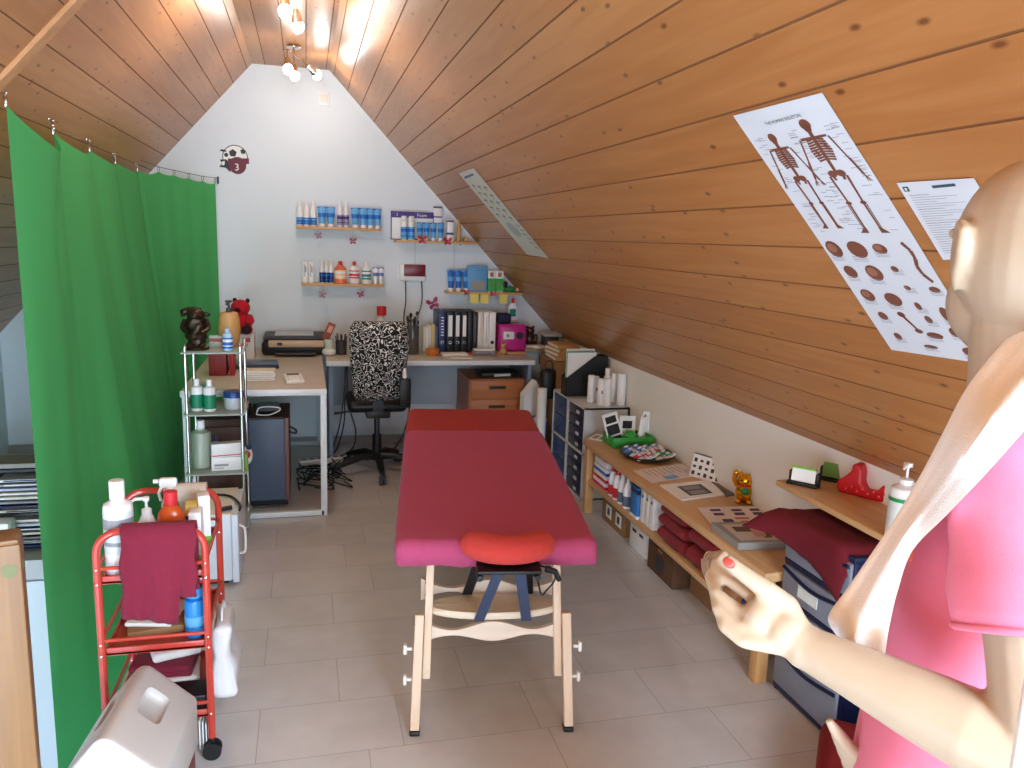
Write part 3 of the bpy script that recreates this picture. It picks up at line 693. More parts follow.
# socket and emblem
t = thing('wall_socket', 'small white socket plate high on the gable wall', 'socket', (.147, WY, 2.583))
g = G(); g.box((0, -.005, 0), (.075, .01, .1), bev=.003); g.obj('plate', white, t); g = G(); g.box((0, -.011, .0), (.05, .004, .055), bev=.002); g.obj('insert', offwhite, t)
t = thing('wall_emblem', 'black and maroon football emblem sticker on the gable wall', 'sticker', (-.485, WY, 2.12))
E3 = ((1, 0, 0), (0, 0, 1)); wine = mat('wine_vinyl', (104, 22, 46), .5)
def circ(cx, cz, r, n=28, a0=0, a1=2*pi): return [(cx+r*cos(a0+(a1-a0)*i/n), cz+r*sin(a0+(a1-a0)*i/n)) for i in range(n)]
g = G(); g.prism(circ(.005, .015, .088), (0, -.0006, 0), *E3, .0006); g.obj('rim', black, t, 0)
g = G(); g.prism(circ(.005, .015, .082), (0, -.0014, 0), *E3, .0006); g.obj('ball', white, t, 0)
g = G()
for cx, cz, r in ((-.01, .045, .028), (.06, .06, .02), (-.055, .03, .016)): g.prism(circ(cx, cz, r, 5, .3, 2*pi+.3), (0, -.0022, 0), *E3, .0006)
g.prism([(-.1, -.005), (-.06, .0), (-.02, -.03), (-.03, -.09), (-.06, -.06), (-.105, -.055), (-.085, -.03)], (0, -.0022, 0), *E3, .0006)
g.prism([(-.1, .055), (-.06, .05), (-.05, .06), (-.085, .068)], (0, -.0022, 0), *E3, .0006); g.obj('patches', black, t, 0)
g = G(); g.prism(circ(.02, -.04, .06), (0, -.003, 0), *E3, .0006); g.prism([(-.045, .005), (.1, .015), (.1, -.025), (-.045, -.03)], (0, -.0036, 0), *E3, .0006); g.obj('ribbon', wine, t, 0)
g = G(); g.text('3', (.016, -.0052, -.075), (1, 0, 0), (0, 0, 1), .07, 0, 'CENTER'); g.prism([(-.085, -.018), (-.065, -.012), (-.068, -.04), (-.085, -.045)], (0, -.0044, 0), *E3, .0006); g.obj('numeral', white, t, 0)

# ------------------------------------------------------------------ things on the long desk
def dk(px_x, y, z=DZ): return (px_x, y, z)
bx = [(.966, 1.018, 'dark blue ring binder with an index label, first in the row', navy, 'index'), (1.024, 1.080, 'black ring binder with white label, beside the dark blue binder', black, 'lab'), (1.084, 1.133, 'black ring binder with white label, third in the row', black, 'lab'), (1.137, 1.184, 'black ring binder with white label, fourth in the row', black, 'lab'),
      (1.188, 1.224, 'plain black folder beside the labelled black binders', black, 'plain'), (1.227, 1.262, 'plain black folder beside the white binders', black, 'line'), (1.266, 1.307, 'white ring binder next to the black folders', offwhite, 'plain'), (1.310, 1.352, 'white ring binder in the middle of the white ones', white, 'line'), (1.355, 1.404, 'white ring binder with a finger hole at the right end of the row', white, 'hole')]
for a, b, lab, m, k in bx:
    t = thing('ring_binder', lab, 'binder', ((a+b)/2, 5.94, DZ), 0, 'binders on the long desk'); w = b-a
    g = G(); g.box((0, .145, .158), (w, .29, .316), bev=.004); g.obj('spine', m, t)
    if k in ('lab', 'index'):
        g = G(); g.box((0, -.001, .21), (w*.55, .002, .16)); q = g.obj('label', white if k == 'lab' else mat('blue_ink', (40, 60, 130), .6), t)
        if k == 'index':
            g = G()
            for i in range(7): g.box((0, -.0025, .14+.022*i), (w*.4, .001, .008))
            g.obj('print', white, q)
    if k in ('lab', 'index', 'hole'):
        g = G(); g.tube([(.011*cos(i*pi/6), -.001, .085+.011*sin(i*pi/6)) for i in range(12)], .003, 6, closed=True); g.obj('finger_ring', chrome if k != 'hole' else black, t)
        if k == 'hole': g = G(); g.cyl((0, .001, .085), (0, -.001, .085), .010); g.obj('finger_hole', black, t)
    if k == 'line': g = G(); g.box((0, -.001, .18), (.003, .002, .2)); g.obj('print', inkgrey, t)
g = G(); g.box((0, 0, .006), (.22, .02, .012), bev=.003); solo('ruler', g, [redplastic], 'red ruler leaning along the feet of the binders', 'ruler', (1.25, 5.90, DZ), 0)
g = G(); g.box((0, 0, .02), (.17, .09, .04), bev=.004); g.box((0, 0, .045), (.15, .07, .012), mi=1); solo('letter_tray', g, [clearp, paper], 'clear tray of paper slips before the white binders', 'tray', (1.29, 5.84, DZ))
g = G(); g.box((0, 0, .008), (.19, .10, .016), .03); solo('paper_pad', g, [paper], 'white paper pad before the black binders', 'paper', (1.07, 5.86, DZ))
g = G(); g.box((0, 0, .003), (.16, .1, .006), -.2); solo('paper_pad', g, [paperw], 'cream paper lying at the front of the long desk', 'paper', (1.10, 5.72, DZ))
for i, (w, h, m) in enumerate(((.016, .2, paperw), (.02, .19, white), (.018, .205, paperw), (.026, .215, mat('straw_cover', (214, 188, 128), .6)), (.02, .2, mat('grey_blue_cover', (96, 110, 130), .6)))):
    g = G(); x = .855+sum((.016, .02, .018, .026, .02)[:i])+i*.002
    g.box((w/2, .07, h/2), (w, .14, h), bev=.002); solo('book', g, [m], ['thin cream book at the left end of the books on the long desk', 'white book second in the small row on the long desk', 'cream book in the middle of the small row on the long desk', 'straw-coloured book beside the grey-blue one on the long desk', 'grey-blue book against the binders'][i], 'book', (x, 5.98, DZ), group='small books on the long desk')
t = thing('tea_light', 'orange glass candle bowl on the long desk', 'candle', (.905, 5.84, DZ))
g = G(); g.lathe([(.036, 0), (.044, .02), (.046, .05), (.042, .052), (.038, .02), (.001, .012)], n=24, sx=1.1); g.obj('bowl', mat('orange_glass', (240, 140, 50), .2, trans=.3), t); g = G(); g.lathe([(.03, .012), (.03, .03), (.001, .03)]); g.obj('wax', paperw, t)
t = thing('brush_jar', 'grey glass jar crammed with dark tools on the long desk', 'jar', (.765, 5.93, DZ))
g = G(); g.lathe([(.045, 0), (.05, .01), (.05, .2), (.045, .21)], n=20); g.obj('jar', mat('smoky_glass', (120, 122, 118), .15, trans=.5), t)
for i in range(9):
    a = i*2.4; g = G(); x, y = .03*cos(a), .03*sin(a); g.tube([(x*.5, y*.5, .02), (x*1.2, y*1.2, .22+.008*i)], .006, 6); g.ell((x*1.25, y*1.25, .235+.008*i), (.012, .012, .02), n=8, m=6); g.obj('tool', [dgrey, bronze, grey][i % 3] if i % 2 else dgrey, t)
bottle('bottle', 'white bottle with red domed cap behind the office chair', (.545, 6.02, DZ), .345, .032, whiteb, None, cap=redl, shape='round', capr=1.1)
g = thing('pen_cup', 'black cup full of dark pens left of the office chair', 'cup', (.245, 5.92, DZ))
q = G(); q.lathe([(.038, 0), (.042, .1), (.039, .1), (.036, .005), (.001, .005)], n=20); q.obj('cup', dgrey, g)
for i in range(8):
    a = i*.8; q = G(); q.tube([(.02*cos(a), .02*sin(a), .01), (.04*cos(a), .04*sin(a), .135+.006*(i % 4))], .004, 6); q.obj('pen', [black, dgrey, navy][i % 3], g)
t = thing('card_stand', 'white stand with a pale cup and a tilted rust-coloured card', 'card holder', (.155, 5.86, DZ))
g = G(); g.ell((0, 0, .028), (.05, .045, .032)); g.obj('base', white, t); g = G(); g.lathe([(.03, .05), (.034, .12), (.03, .12), (.028, .06), (.001, .06)]); g.obj('cup', mat('pale_green_cup', (206, 222, 206), .4), t)
g = G(); g.box((0, 0, .175), (.055, .004, .13), Matrix.Rotation(R(24), 4, 'Y'), bev=.001); q = g.obj('card', mat('rust_card', (150, 74, 50), .5), t); g = G(); g.box((.01, -.003, .19), (.03, .002, .05), Matrix.Rotation(R(24), 4, 'Y')); g.obj('picture', mat('peach_print', (228, 168, 140), .6), q)
# pink safe with a navy pouch, on a board
g = G(); g.box((0, 0, .008), (.225, .2, .016), bev=.003); solo('wooden_board', g, [pineX], 'thin wooden board under the magenta safe', 'board', (1.535, 5.99, DZ))
t = thing('money_safe', 'small magenta safe with white and black lock plate', 'safe', (1.535, 5.91, DZ+.018))
mg = mat('magenta_steel', (196, 44, 140), .35)
g = G(); g.box((0, .1, .105), (.215, .19, .205), bev=.016, seg=3); g.obj('body', mg, t); g = G(); g.box((0, .0, .105), (.19, .012, .18), bev=.008); d = g.obj('door', mg, t)
g = G(); g.box((-.035, -.008, .125), (.085, .01, .06), bev=.024, seg=4); g.obj('lock_plate', white, d); g = G(); g.cyl((.05, -.004, .125), (.05, -.022, .125), .028, n=20); g.obj('dial', black, d)
g = G(); g.cyl((-.045, -.012, .125), (-.045, -.02, .125), .012); g.obj('keyhole', grey, d)
g = G(); g.box((0, 0, .04), (.11, .11, .08), bev=.022, seg=3); solo('pouch', g, [mat('navy_fabric', (30, 32, 62), .8)], 'small navy pouch lying on the magenta safe', 'pouch', (1.475, 6.0, DZ+.227))
g = G(); g.ell((0, 0, .025), (.03, .02, .028)); g.ell((0, -.003, .062), (.02, .018, .02)); g.ell((-.014, -.003, .08), (.008, .006, .009)); g.ell((.014, -.003, .08), (.008, .006, .009)); solo('figurine', g, [tan], 'tiny tan animal figurine before the safe', 'figurine', (1.452, 5.875, DZ+.0))
# brown bear figure, dark device, papers on the corner cabinet
CZ = .80
g = G(); g.ell((0, 0, .05), (.05, .04, .055)); g.ell((0, -.005, .115), (.034, .032, .034)); g.ell((-.04, -.02, .055), (.02, .02, .04)); g.ell((.04, -.02, .055), (.02, .02, .04)); g.ell((-.03, -.04, .015), (.02, .03, .018)); g.ell((.03, -.04, .015), (.02, .03, .018)); g.ell((-.024, 0, .145), (.012, .008, .012)); g.ell((.024, 0, .145), (.012, .008, .012))
solo('bear_figurine', g, [mat('dark_brown_glaze', (70, 38, 26), .3)], 'dark brown bear figurine on the corner cabinet', 'figurine', (1.715, 6.07, CZ))
g = G(); g.box((0, 0, .003), (.14, .16, .006), .2); g.box((-.06, -.02, .012), (.1, .1, .012), -.1, mi=0); solo('paper_sheet', g, [paper], 'white papers lying on the corner cabinet', 'paper', (1.76, 5.97, CZ))
t = thing('speaker_dock', 'grey box with a white lid on the corner cabinet', 'machine', (1.875, 6.05, CZ))
g = G(); g.box((0, 0, .045), (.12, .12, .09), bev=.01); g.obj('body', dgrey, t); g = G(); g.box((0, -.005, .098), (.15, .15, .018), Matrix.Rotation(R(6), 4, 'X'), bev=.004); g.obj('lid', mat('silver_plastic', (190, 194, 196), .35), t)
g = G(); g.box((0, 0, .385), (.24, .42, .77), bev=.006); solo('storage_box', g, [cardb], 'tall brown storage carton between corner cabinet and drawer towers', 'box', (1.845, 5.58, 0))
for i in range(4):
    g = G(); g.box((0, 0, .014), (.2-.01*i, .30-.01*i, .026), R((-3, 2, 4, -2)[i]), bev=.003); g.box((-.003, 0, .014), (.2-.01*i, .296-.01*i, .018), R((-3, 2, 4, -2)[i]), mi=1)
    solo('book', g, [tan, paperw], ['cream book at the bottom of the stack by the slope', 'tan book second from the bottom of the stack by the slope', 'tan book third from the bottom of the stack by the slope', 'tan book topmost of the stack by the slope'][i], 'book', (1.83, 5.55, .775+.028*i), group='stacked books by the slope')
g = G(); g.box((0, 0, .11), (.11, .1, .22), bev=.03, seg=3); g.tube(smoothpath([(-.03, -.02, .2), (-.02, -.02, .27), (.02, -.02, .27), (.03, -.02, .2)]), .005); solo('hand_bag', g, [black], 'black bag hanging behind the magazine file', 'bag', (1.675, 5.42, .50))
# ------------------------------------------------------------------ glass shelf stand
t = thing('glass_shelf_stand', 'slim chrome stand with four glass shelves against the green curtain', 'shelf', (-.455, 4.35, 0))
SZ = (.10, .395, .705, 1.02)
for x in (-.13, .13):
    for y in (-.15, .15): g = G(); g.cyl((x, y, 0), (x, y, 1.05), .0085); g.ell((x, y, 1.05), (.011, .011, .008), n=10, m=6); g.obj('post', chrome, t)
for z in SZ: g = G(); g.box((-.0, 0, z-.004), (.295, .35, .008), bev=.002); g.obj('glass_shelf', glassm, t)
def su(x, y, k): return (-.455+x, 4.35+y, SZ[k]+.001)
# on the top shelf
g = G()
for k in range(13):
    pass
rows = []
for k in range(15):
    u = k/14; r = .036+.016*sin(u*pi)+.004*sin(u*31); rows.append([(r*(1+.14*sin(5*a+u*9))*cos(a), r*.85*(1+.12*sin(4*a-u*11))*sin(a), .025+.15*u) for a in [2*pi*i/22 for i in range(22)]])
g.ring(rows); t = thing('bronze_statue', 'dark bronze animal statue on top of the glass stand', 'statue', su(-.085, -.06, 3)); g.obj('body', bronze, t, 60)
g = G(); g.lathe([(.06, 0), (.062, .012), (.045, .02), (.04, .03)], n=22, sy=.8); g.ell((-.03, -.03, .025), (.02, .03, .014)); g.ell((.03, -.03, .025), (.02, .03, .014)); g.obj('base', bronze, t)
g = G(); g.ell((0, -.012, .18), (.045, .04, .03)); g.ell((-.05, 0, .19), (.024, .012, .016)); g.ell((.05, 0, .178), (.022, .012, .012)); g.ell((0, -.05, .172), (.02, .016, .014)); g.tube(smoothpath([(-.06, 0, .165), (-.055, 0, .195), (-.02, 0, .205), (.03, 0, .2)]), .01, 8); g.obj('head', bronze, t)
for sx in (-1, 1): g = G(); g.tube(smoothpath([(sx*.05, -.0, .15), (sx*.062, -.02, .11), (sx*.03, -.048, .09)]), .011, 8); g.obj('arm', bronze, t)
t = thing('soap_dispenser', 'tall tan wood-look pump dispenser on top of the glass stand', 'bottle', su(.065, .05, 3))
g = G(); g.lathe([(.038, 0), (.05, .03), (.056, .09), (.052, .14), (.044, .175), (.038, .18)], n=24); g.obj('body', tan, t)
g = G(); g.lathe([(.014, .18), (.014, .20), (.006, .203), (.006, .235)]); g.tube([(0, 0, .232), (-.005, -.035, .232), (-.006, -.045, .222)], .006); g.ell((0, 0, .236), (.02, .02, .007)); g.obj('pump', dgrey, t)
bottle('small_bottle', 'small pale blue bottle on the front of the glass stand top', su(.07, -.12, 3), .115, .024, mat('powder_blue', (170, 206, 232), .35), bluep, (.15, .75), mat('powder_blue', (170, 206, 232), .35), 'round', 'spike', stripe=whiteb, capr=.5)
carton('small_box', 'small grey box beside the bronze statue', su(-.0, .03, 3), (.065, .05, .06), mat('sage_card', (176, 186, 176), .6), [(mat('rust_card', (150, 74, 50), .5), .5, .8)])
# second shelf
for i, (x, y) in enumerate(((-.092, -.07), (-.028, -.09))):
    bottle('lotion_bottle', ['white bottle with green label at the left of the second glass shelf', 'white bottle with green label leaning to the right on the second glass shelf'][i], su(x, y, 2), .165, .03, whiteb, mat('emerald_label', (24, 130, 92), .45), (.12, .66), whiteb, group='green-labelled bottles', capr=.48)
t = thing('cream_jar', 'round clear jar with blue lid on the second glass shelf', 'jar', su(.085, -.03, 2)); g = G(); g.lathe([(.046, 0), (.05, .01), (.05, .06), (.046, .065)], n=24); g.obj('body', mat('milky_plastic', (196, 206, 214), .3), t); g = G(); g.lathe([(.053, .062), (.053, .088), (.05, .092)], n=24); g.obj('lid', mat('royal_blue', (34, 66, 140), .35), t)
g = G(); g.lathe([(.036, 0), (.036, .1), (.03, .115), (.001, .118)], n=20); solo('lid_cup', g, [mat('milky_plastic', (196, 206, 214), .3)], 'round milky cup at the back of the second glass shelf', 'cup', su(-.06, .1, 2))
# third shelf
bottle('refill_bottle', 'large translucent refill bottle with white cap on the third glass shelf', su(-.085, -.03, 1), .25, .05, mat('hazy_plastic', (186, 198, 180), .25, trans=.25), None, cap=whiteb, capr=.42)
bottle('small_bottle', 'small bottle with navy label beside the large refill bottle', su(-.02, .03, 1), .15, .017, whiteb, navy, (.15, .9), navy, capr=.6)
for i, (y, z, rz) in enumerate(((-.08, 0, .08), (-.08, .072, .2))):
    carton('tablet_box', ['lower of two white medicine boxes on the third glass shelf', 'upper white medicine box with a red line on the third glass shelf'][i], (-.455+.045, 4.35-.09, SZ[1]+.001+z), (.15, .06, .07), whiteb, marks=(inkgrey if i == 0 else redl, [(.1, .55, .35, .5), (.1, .4, .18, .24)]) if i == 0 else (redl, [(.02, .98, .1, .17)]), rz=rz, cat='box')
carton('small_carton', 'lime green carton at the right of the third glass shelf', su(.135, -.11, 1), (.03, .05, .09), lgreen)
t = thing('toy', 'white toy with red and blue spots on the third glass shelf edge', 'toy', su(.14, -.02, 1)); g = G(); g.ell((0, 0, .05), (.03, .028, .05)); g.obj('body', whiteb, t); g = G(); g.ell((.0, -.022, .06), (.02, .014, .022)); g.obj('nose', redl, t); g = G(); g.ell((.012, -.02, .1), (.014, .014, .014)); g.ell((-.02, -.01, .105), (.014, .014, .014)); g.obj('ear', navy, t)
g = G(); g.box((0, 0, .04), (.2, .2, .08), bev=.01); solo('storage_tin', g, [black], 'black box on the lowest glass shelf', 'box', su(0, .02, 0))
# on the left desk behind the stand
t = carton('white_box', 'white box with a red square under the red teddy', (-.425, 5.80, DZ), (.15, .18, .17), mat('pale_grey_card', (214, 216, 214), .6), marks=(redl, [(.5, .85, .68, .86)]))
t = thing('teddy', 'red plush teddy bear with dark paws on the white box', 'teddy', (-.432, 5.80, DZ+.172), R(-18)); t.scale = (1.25, 1.25, 1.12)
rp = mat('red_plush', (188, 22, 40), .95, nz=.2, nscale=60, bump=.6, bscale=200, sheen=.04); dk_ = mat('dark_plush', (46, 20, 26), .95)
g = G(); g.ell((0, 0, .065), (.058, .05, .066)); g.ell((0, -.012, .155), (.052, .046, .05)); g.obj('body', rp, t)
for sx in (-1, 1):
    g = G(); g.ell((sx*.036, 0, .198), (.012, .01, .015)); g.obj('ear', dk_, t)
    g = G(); g.tube([(sx*.048, -.01, .1), (sx*.066, -.04, .08), (sx*.06, -.06, .06)], [.02, .021, .02], 10); g.obj('arm', rp, t)
    l = G(); l.tube([(sx*.035, -.03, .03), (sx*.06, -.075, .03), (sx*.066, -.095, .032)], [.028, .03, .03], 12); l = l.obj('leg', rp, t); g = G(); g.ell((sx*.069, -.106, .034), (.026, .012, .028), Matrix.Rotation(sx*.5, 4, 'Z')); g.obj('paw_pad', dk_, l)
g = G(); g.ell((0, -.056, .143), (.018, .014, .013)); g.obj('muzzle', dk_, t)
g = G(); g.box((0, 0, .09), (.1, .14, .18), bev=.004); solo('red_binder_box', g, [mat('brick_card', (132, 32, 34), .5)], 'dark red file box on the left desk seen through the glass stand', 'box', (-.52, 5.10, DZ))
g = G(); g.box((0, 0, .11), (.03, .13, .22), bev=.003); solo('book', g, [mat('crimson_cover', (176, 34, 48), .5)], 'tall crimson book beside the dark red file box', 'book', (-.44, 5.10, DZ))
t = thing('laptop', 'flat dark blue laptop lying closed on the left desk', 'laptop', (-.36, 5.38, DZ), R(4)); g = G(); g.box((0, 0, .012), (.36, .22, .022), bev=.006); g.obj('body', mat('blue_black', (34, 48, 68), .35), t); g = G(); g.box((0, 0, .026), (.35, .21, .006), bev=.003); g.obj('lid', mat('steel_blue', (62, 90, 120), .3), t)
for i in range(5):
    g = G(); g.box((0, 0, .006), (.17, .13, .011), R((2, -3, 1, 4, -2)[i]), bev=.003); g.box((0, -.003, .006), (.172, .128, .007), R((2, -3, 1, 4, -2)[i]), mi=1)
    solo('notebook', g, [paperw, white], ['white notebook at the bottom of the stack on the left desk', 'white notebook second from the bottom of the stack on the left desk', 'white notebook in the middle of the stack on the left desk', 'white notebook second from the top of the stack on the left desk', 'white notebook topmost of the stack on the left desk'][i], 'notebook', (-.27, 4.90, DZ+.012*i), group='notebook stack')
t = thing('calculator', 'white desk calculator with dark display on the left desk edge', 'calculator', (-.075, 4.80, DZ), R(8)); g = G(); g.box((0, 0, .02), (.105, .15, .02), Matrix.Rotation(R(8), 4, 'X'), bev=.006); g.obj('body', white, t); g = G(); g.box((0, .05, .037), (.07, .025, .004), Matrix.Rotation(R(8), 4, 'X')); g.obj('display', dgrey, t)
g = G()
for i in range(4):
    for j in range(4): g.box((-.033+i*.022, -.055+j*.022, .024+.003*j), (.015, .014, .005), bev=.002)
g.obj('keys', offwhite, t)

# mini fridge
t = thing('mini_fridge', 'small white fridge with a door handle on the floor before the glass stand', 'fridge', (-.44, 3.69, 0))
g = G(); g.box((-.015, .2, .18), (.22, .40, .32), bev=.008); g.box((-.015, .2, .012), (.18, .34, .024), mi=1); g.obj('body', [mat('pale_blue_white', (214, 222, 232), .35), black], t)
g = G(); g.box((.11, .2, .175), (.03, .40, .33), bev=.006); d = g.obj('door', mat('pale_blue_white', (214, 222, 232), .35), t); g = G(); g.tube(smoothpath([(.125, .06, .27), (.15, .05, .25), (.15, .05, .15), (.125, .06, .13)]), .006); g.obj('handle', white, d)
g = G(); g.box((-.015, .2, .342), (.225, .405, .008), bev=.003); g.obj('top', offwhite, t)
g = G(); g.tube(smoothpath([(-.6, 3.78, .352), (-.55, 3.86, .354), (-.46, 3.95, .356), (-.37, 3.93, .354), (-.315, 3.8, .353), (-.31, 3.72, .352)]), .006, 7); g.tube([(-.39, 3.72, .36), (-.345, 3.74, .36)], .011, 8)
solo('cable', g, [black], 'black cable with plug curled on top of the mini fridge', 'cable')

# ------------------------------------------------------------------ red trolley
TX0, TX1, TY0, TY1 = -.595, -.30, 2.40, 2.78
t = thing('trolley', 'red tubular steel trolley on castors beside the green curtain', 'trolley', ((TX0+TX1)/2, (TY0+TY1)/2, 0))
w2, d2 = (TX1-TX0)/2, (TY1-TY0)/2
for s in (-1, 1):
    y = s*d2; g = G()
    pts = [(-w2, y, .07)]+[(-w2, y, z) for z in (.2, .4, .6, .68)]
    for i in range(1, 7): a = pi-i*(pi/2)/6; pts.append((-w2+.065+.065*cos(a), y, .69+.065*sin(a)))
    for i in range(0, 7): a = pi/2-i*(pi/2)/6; pts.append((w2-.065+.065*cos(a), y, .69+.065*sin(a)))
    pts += [(w2, y, z) for z in (.68, .6, .4, .2, .07)]
    g.tube(pts, .011, 10); f = g.obj('end_frame', redm, t)
    b = G()
    for x in (-w2, w2):
        for z in (.645, .60, .41, .375, .155): b.ell((x, y-.011, z), (.004, .003, .004), n=8, m=5)
    b.obj('rivet', chrome, f)
    for x in (-w2, w2):
        c = G()
        for q in (-.012, .012): c.cyl((x, y+q-.006, .028), (x, y+q+.006, .028), .028, n=20)
        c.ell((x, y, .03), (.022, .014, .022)); c.cyl((x, y, .03), (x, y, .075), .009); c.obj('castor', black, t)
for z in (.60, .375, .145):
    g = G(); g.box((0, 0, z), (2*w2-.02, 2*d2-.0, .008)); 
    for s in (-1, 1): g.box((0, s*(d2-.004), z+.008), (2*w2-.02, .008, .024), bev=.002); g.box((s*(w2-.012), 0, z+.008), (.006, 2*d2, .024), bev=.002)
    g.obj('tray', redm, t)
    g = G()
    for s in (-1, 1): g.tube([(-w2, s*d2, z+.045), (w2, s*d2, z+.045)], .006, 8)
    g.tube([(-w2, -d2, z+.045), (-w2, d2, z+.045)], .006, 8); g.tube([(w2, -d2, z+.045), (w2, d2, z+.045)], .006, 8)
    g.obj('rail', redm, t)
TC = ((TX0+TX1)/2, (TY0+TY1)/2)
bottle('large_bottle', 'large white bottle with ribbed cap at the front left of the red trolley', (-.545, 2.465, .605), .285, .041, whiteb, mat('faint_label', (214, 222, 226), .4), (.3, .85), whiteb, capr=.52, stripe=inkgrey)
bottle('pump_bottle', 'white pump bottle with grey label behind the large white bottle on the trolley', (-.485, 2.56, .605), .20, .030, whiteb, mat('grey_label', (170, 172, 190), .5), (.1, .6), whiteb, 'cone', 'pump')
bottle('spray_bottle', 'orange cleaning spray with red cap on the trolley top', (-.41, 2.53, .605), .225, .040, orange, mat('red_orange_label', (206, 66, 44), .45), (.3, .7), redl, 'flask', 'cap', capr=.5, stripe=mat('orange_liquid_label', (238, 150, 90), .5))
bottle('spray_bottle', 'green trigger spray behind the orange one on the trolley', (-.43, 2.66, .605), .21, .028, mat('green_bottle', (30, 110, 60), .35), None, cap=whiteb, shape='cone', top='trigger')
for i, (x, y, h, m, lab) in enumerate(((-.335, 2.50, .17, whiteb, 'white tube with green foot standing at the right of the trolley top'), (-.36, 2.60, .16, yellow, 'yellow and blue packet at the right back of the trolley top'), (-.325, 2.60, .19, whiteb, 'tall white packet at the right edge of the trolley top'))):
    carton('packet', lab, (x, y, .605), (.035, .06, h), m, [((lgreen, bluep, lgreen)[i], (.02, .5, .1)[i], (.2, .8, .3)[i])], rz=.1*i)
bottle('spray_can', 'blue spray can standing on the middle tray of the trolley', (-.345, 2.47, .38), .16, .03, mat('azure_can', (30, 128, 206), .3), lblue, (.3, .55), mat('azure_cap', (50, 140, 214), .35), capr=.85)
g = G(); g.box((0, 0, .012), (.18, .2, .024), .2, bev=.003); g.box((.0, 0, .03), (.14, .17, .012), -.2, bev=.003, mi=1); solo('booklet', g, [cardb, paper], 'papers and a brown booklet on the middle trolley tray', 'booklet', (-.47, 2.58, .382))
# towels hung over the rails
def hung(label, x0, x1, y, z, zf0, zf1, zb, m, notch=None, th=.008, name='towel'):
    P = []; N = 26
    for i in range(N+1):
        u = i/N; x = lerp(x0, x1, u); zf = lerp(zf0, zf1, u)
        if notch and x > notch[0]: zf = notch[1]
        row = []; wv = .006*sin(u*14)+.004*sin(u*31)
        for k in range(9): row.append((x, y+.028+wv*.4*(1-k/8), lerp(zb, z-.012, k/8)))
        for a in (150, 110, 70, 30): row.append((x, y+.02*cos(R(a))*-1*-1*(1 if a < 90 else 1), z+.016*sin(R(a))))
        row[-4:] = [(x, y+.02*cos(R(180-a)), z+.016*sin(R(a))) for a in (150, 110, 70, 30)]
        for k in range(1, 13): row.append((x+.004*sin(k), y-.024-wv*(k/12)-.012*(k/12), lerp(z-.004, zf, k/12)))
        P.append(row)
    g = G(); g.grid(P); o = g.obj(name, m, None, 80); solid(o, th); tag(o, label, 'towel'); return o
hung('maroon terry towel hanging over the front rail of the red trolley', -.525, -.322, TY0, .757, .505, .46, .55, maroon, (-.375, .555))
hung('cream towel hanging over the rear rail of the red trolley', -.47, -.335, TY1, .757, .65, .64, .58, mat('oat_cloth', (214, 204, 190), .95, bump=.4, bscale=300))
g = G(); g.box((-.0, 0, .12), (.055, .20, .24), bev=.02, seg=3, sub=4, fn=lambda c: (c.x*(1+.5*(c.z < .0))+.014*noise.noise(c*22), c.y*(1-.5*c.z)+.012*noise.noise(c*17+V((3, 0, 0))), c.z)); g.tube(smoothpath([(0, -.05, .23), (0, -.03, .27), (0, .03, .27), (0, .05, .23)]), .004)
solo('plastic_bag', g, [mat('bag_white', (232, 234, 236), .35, trans=.2)], 'white plastic bag hanging on the right side of the trolley', 'bag', (TX1+.03, 2.54, .17))
def folded(name, label, cat, loc, d, n, m, rz=0, group=None):
    t = G(); 
    for i in range(n):
        h = d[2]/n
        t.box((random.uniform(-.006, .006), random.uniform(-.006, .006), h*(i+.5)), (d[0]-.01*random.random(), d[1]-.01*random.random(), h*1.04), R(random.uniform(-2, 2)), bev=h*.45, seg=3, sub=2, fn=lambda c: c+V((0, 0, .004*noise.noise(c*20+V((i, 0, 0))))))
    return solo(name, t, [m], label, cat, loc, rz, group, 60)
folded('towel', 'white folded towel under the maroon one on the lowest trolley tray', 'towel', (-.455, 2.63, .152), (.2, .22, .05), 2, wcloth, .1)
folded('towel', 'maroon folded towel on top of the white one in the lowest trolley tray', 'towel', (-.455, 2.64, .202), (.19, .2, .045), 2, maroon, -.1)
folded('towel', 'white crumpled cloth topmost in the lowest trolley tray', 'towel', (-.44, 2.65, .247), (.15, .16, .03), 1, wcloth, .3)
g = G(); g.box((0, 0, .025), (.12, .1, .05), bev=.006); solo('black_case', g, [black], 'small black case on the lowest trolley tray front', 'case', (-.375, 2.47, .152))
g = G()
for i in range(4): g.box((.006*i, -.01*i, .06), (.003, .14, .1), R(4*i-4))
o = solo('paper_bundle', g, [paper], 'white papers hanging below the trolley tray', 'paper', (-.335, 2.5, .0))
# portable white case in front
def case_w(z): return .150*(1 if z < .32 else max(.1, 1-(z-.32)/.20*.88))
t = thing('carry_case', 'white roof-shaped plastic carry case with a handle in front of the trolley', 'case', (-.46, 2.05, -.0), R(-6))
g = G(); rs = []
W, D, ZS, ZT = .135, .17, .27, .43
for y, k in ((-D, .96), (-D+.02, 1), (D-.02, 1), (D, .96)):
    rs.append([(-W*k, y, ZS-.08), (-W*k, y, ZS), (-W*.62*k, y, lerp(ZS, ZT, .5)), (-.022*k, y, ZT-.008), (-.01*k, y, ZT), (.01*k, y, ZT), (.022*k, y, ZT-.008), (W*k, y, ZS+.055), (W*k, y, ZS-.08)])
g.ring(rs); o = g.obj('lid', mat('warm_white_plastic', (190, 186, 182), .4), t, 30)
bv = o.modifiers.new('round', 'BEVEL'); bv.width = .008; bv.segments = 3; bv.limit_method = 'ANGLE'
g = G(); g.box((0, 0, .10), (.25, .32, .19), bev=.012); g.obj('body', mat('dark_red_plastic', (116, 26, 34), .4), t)
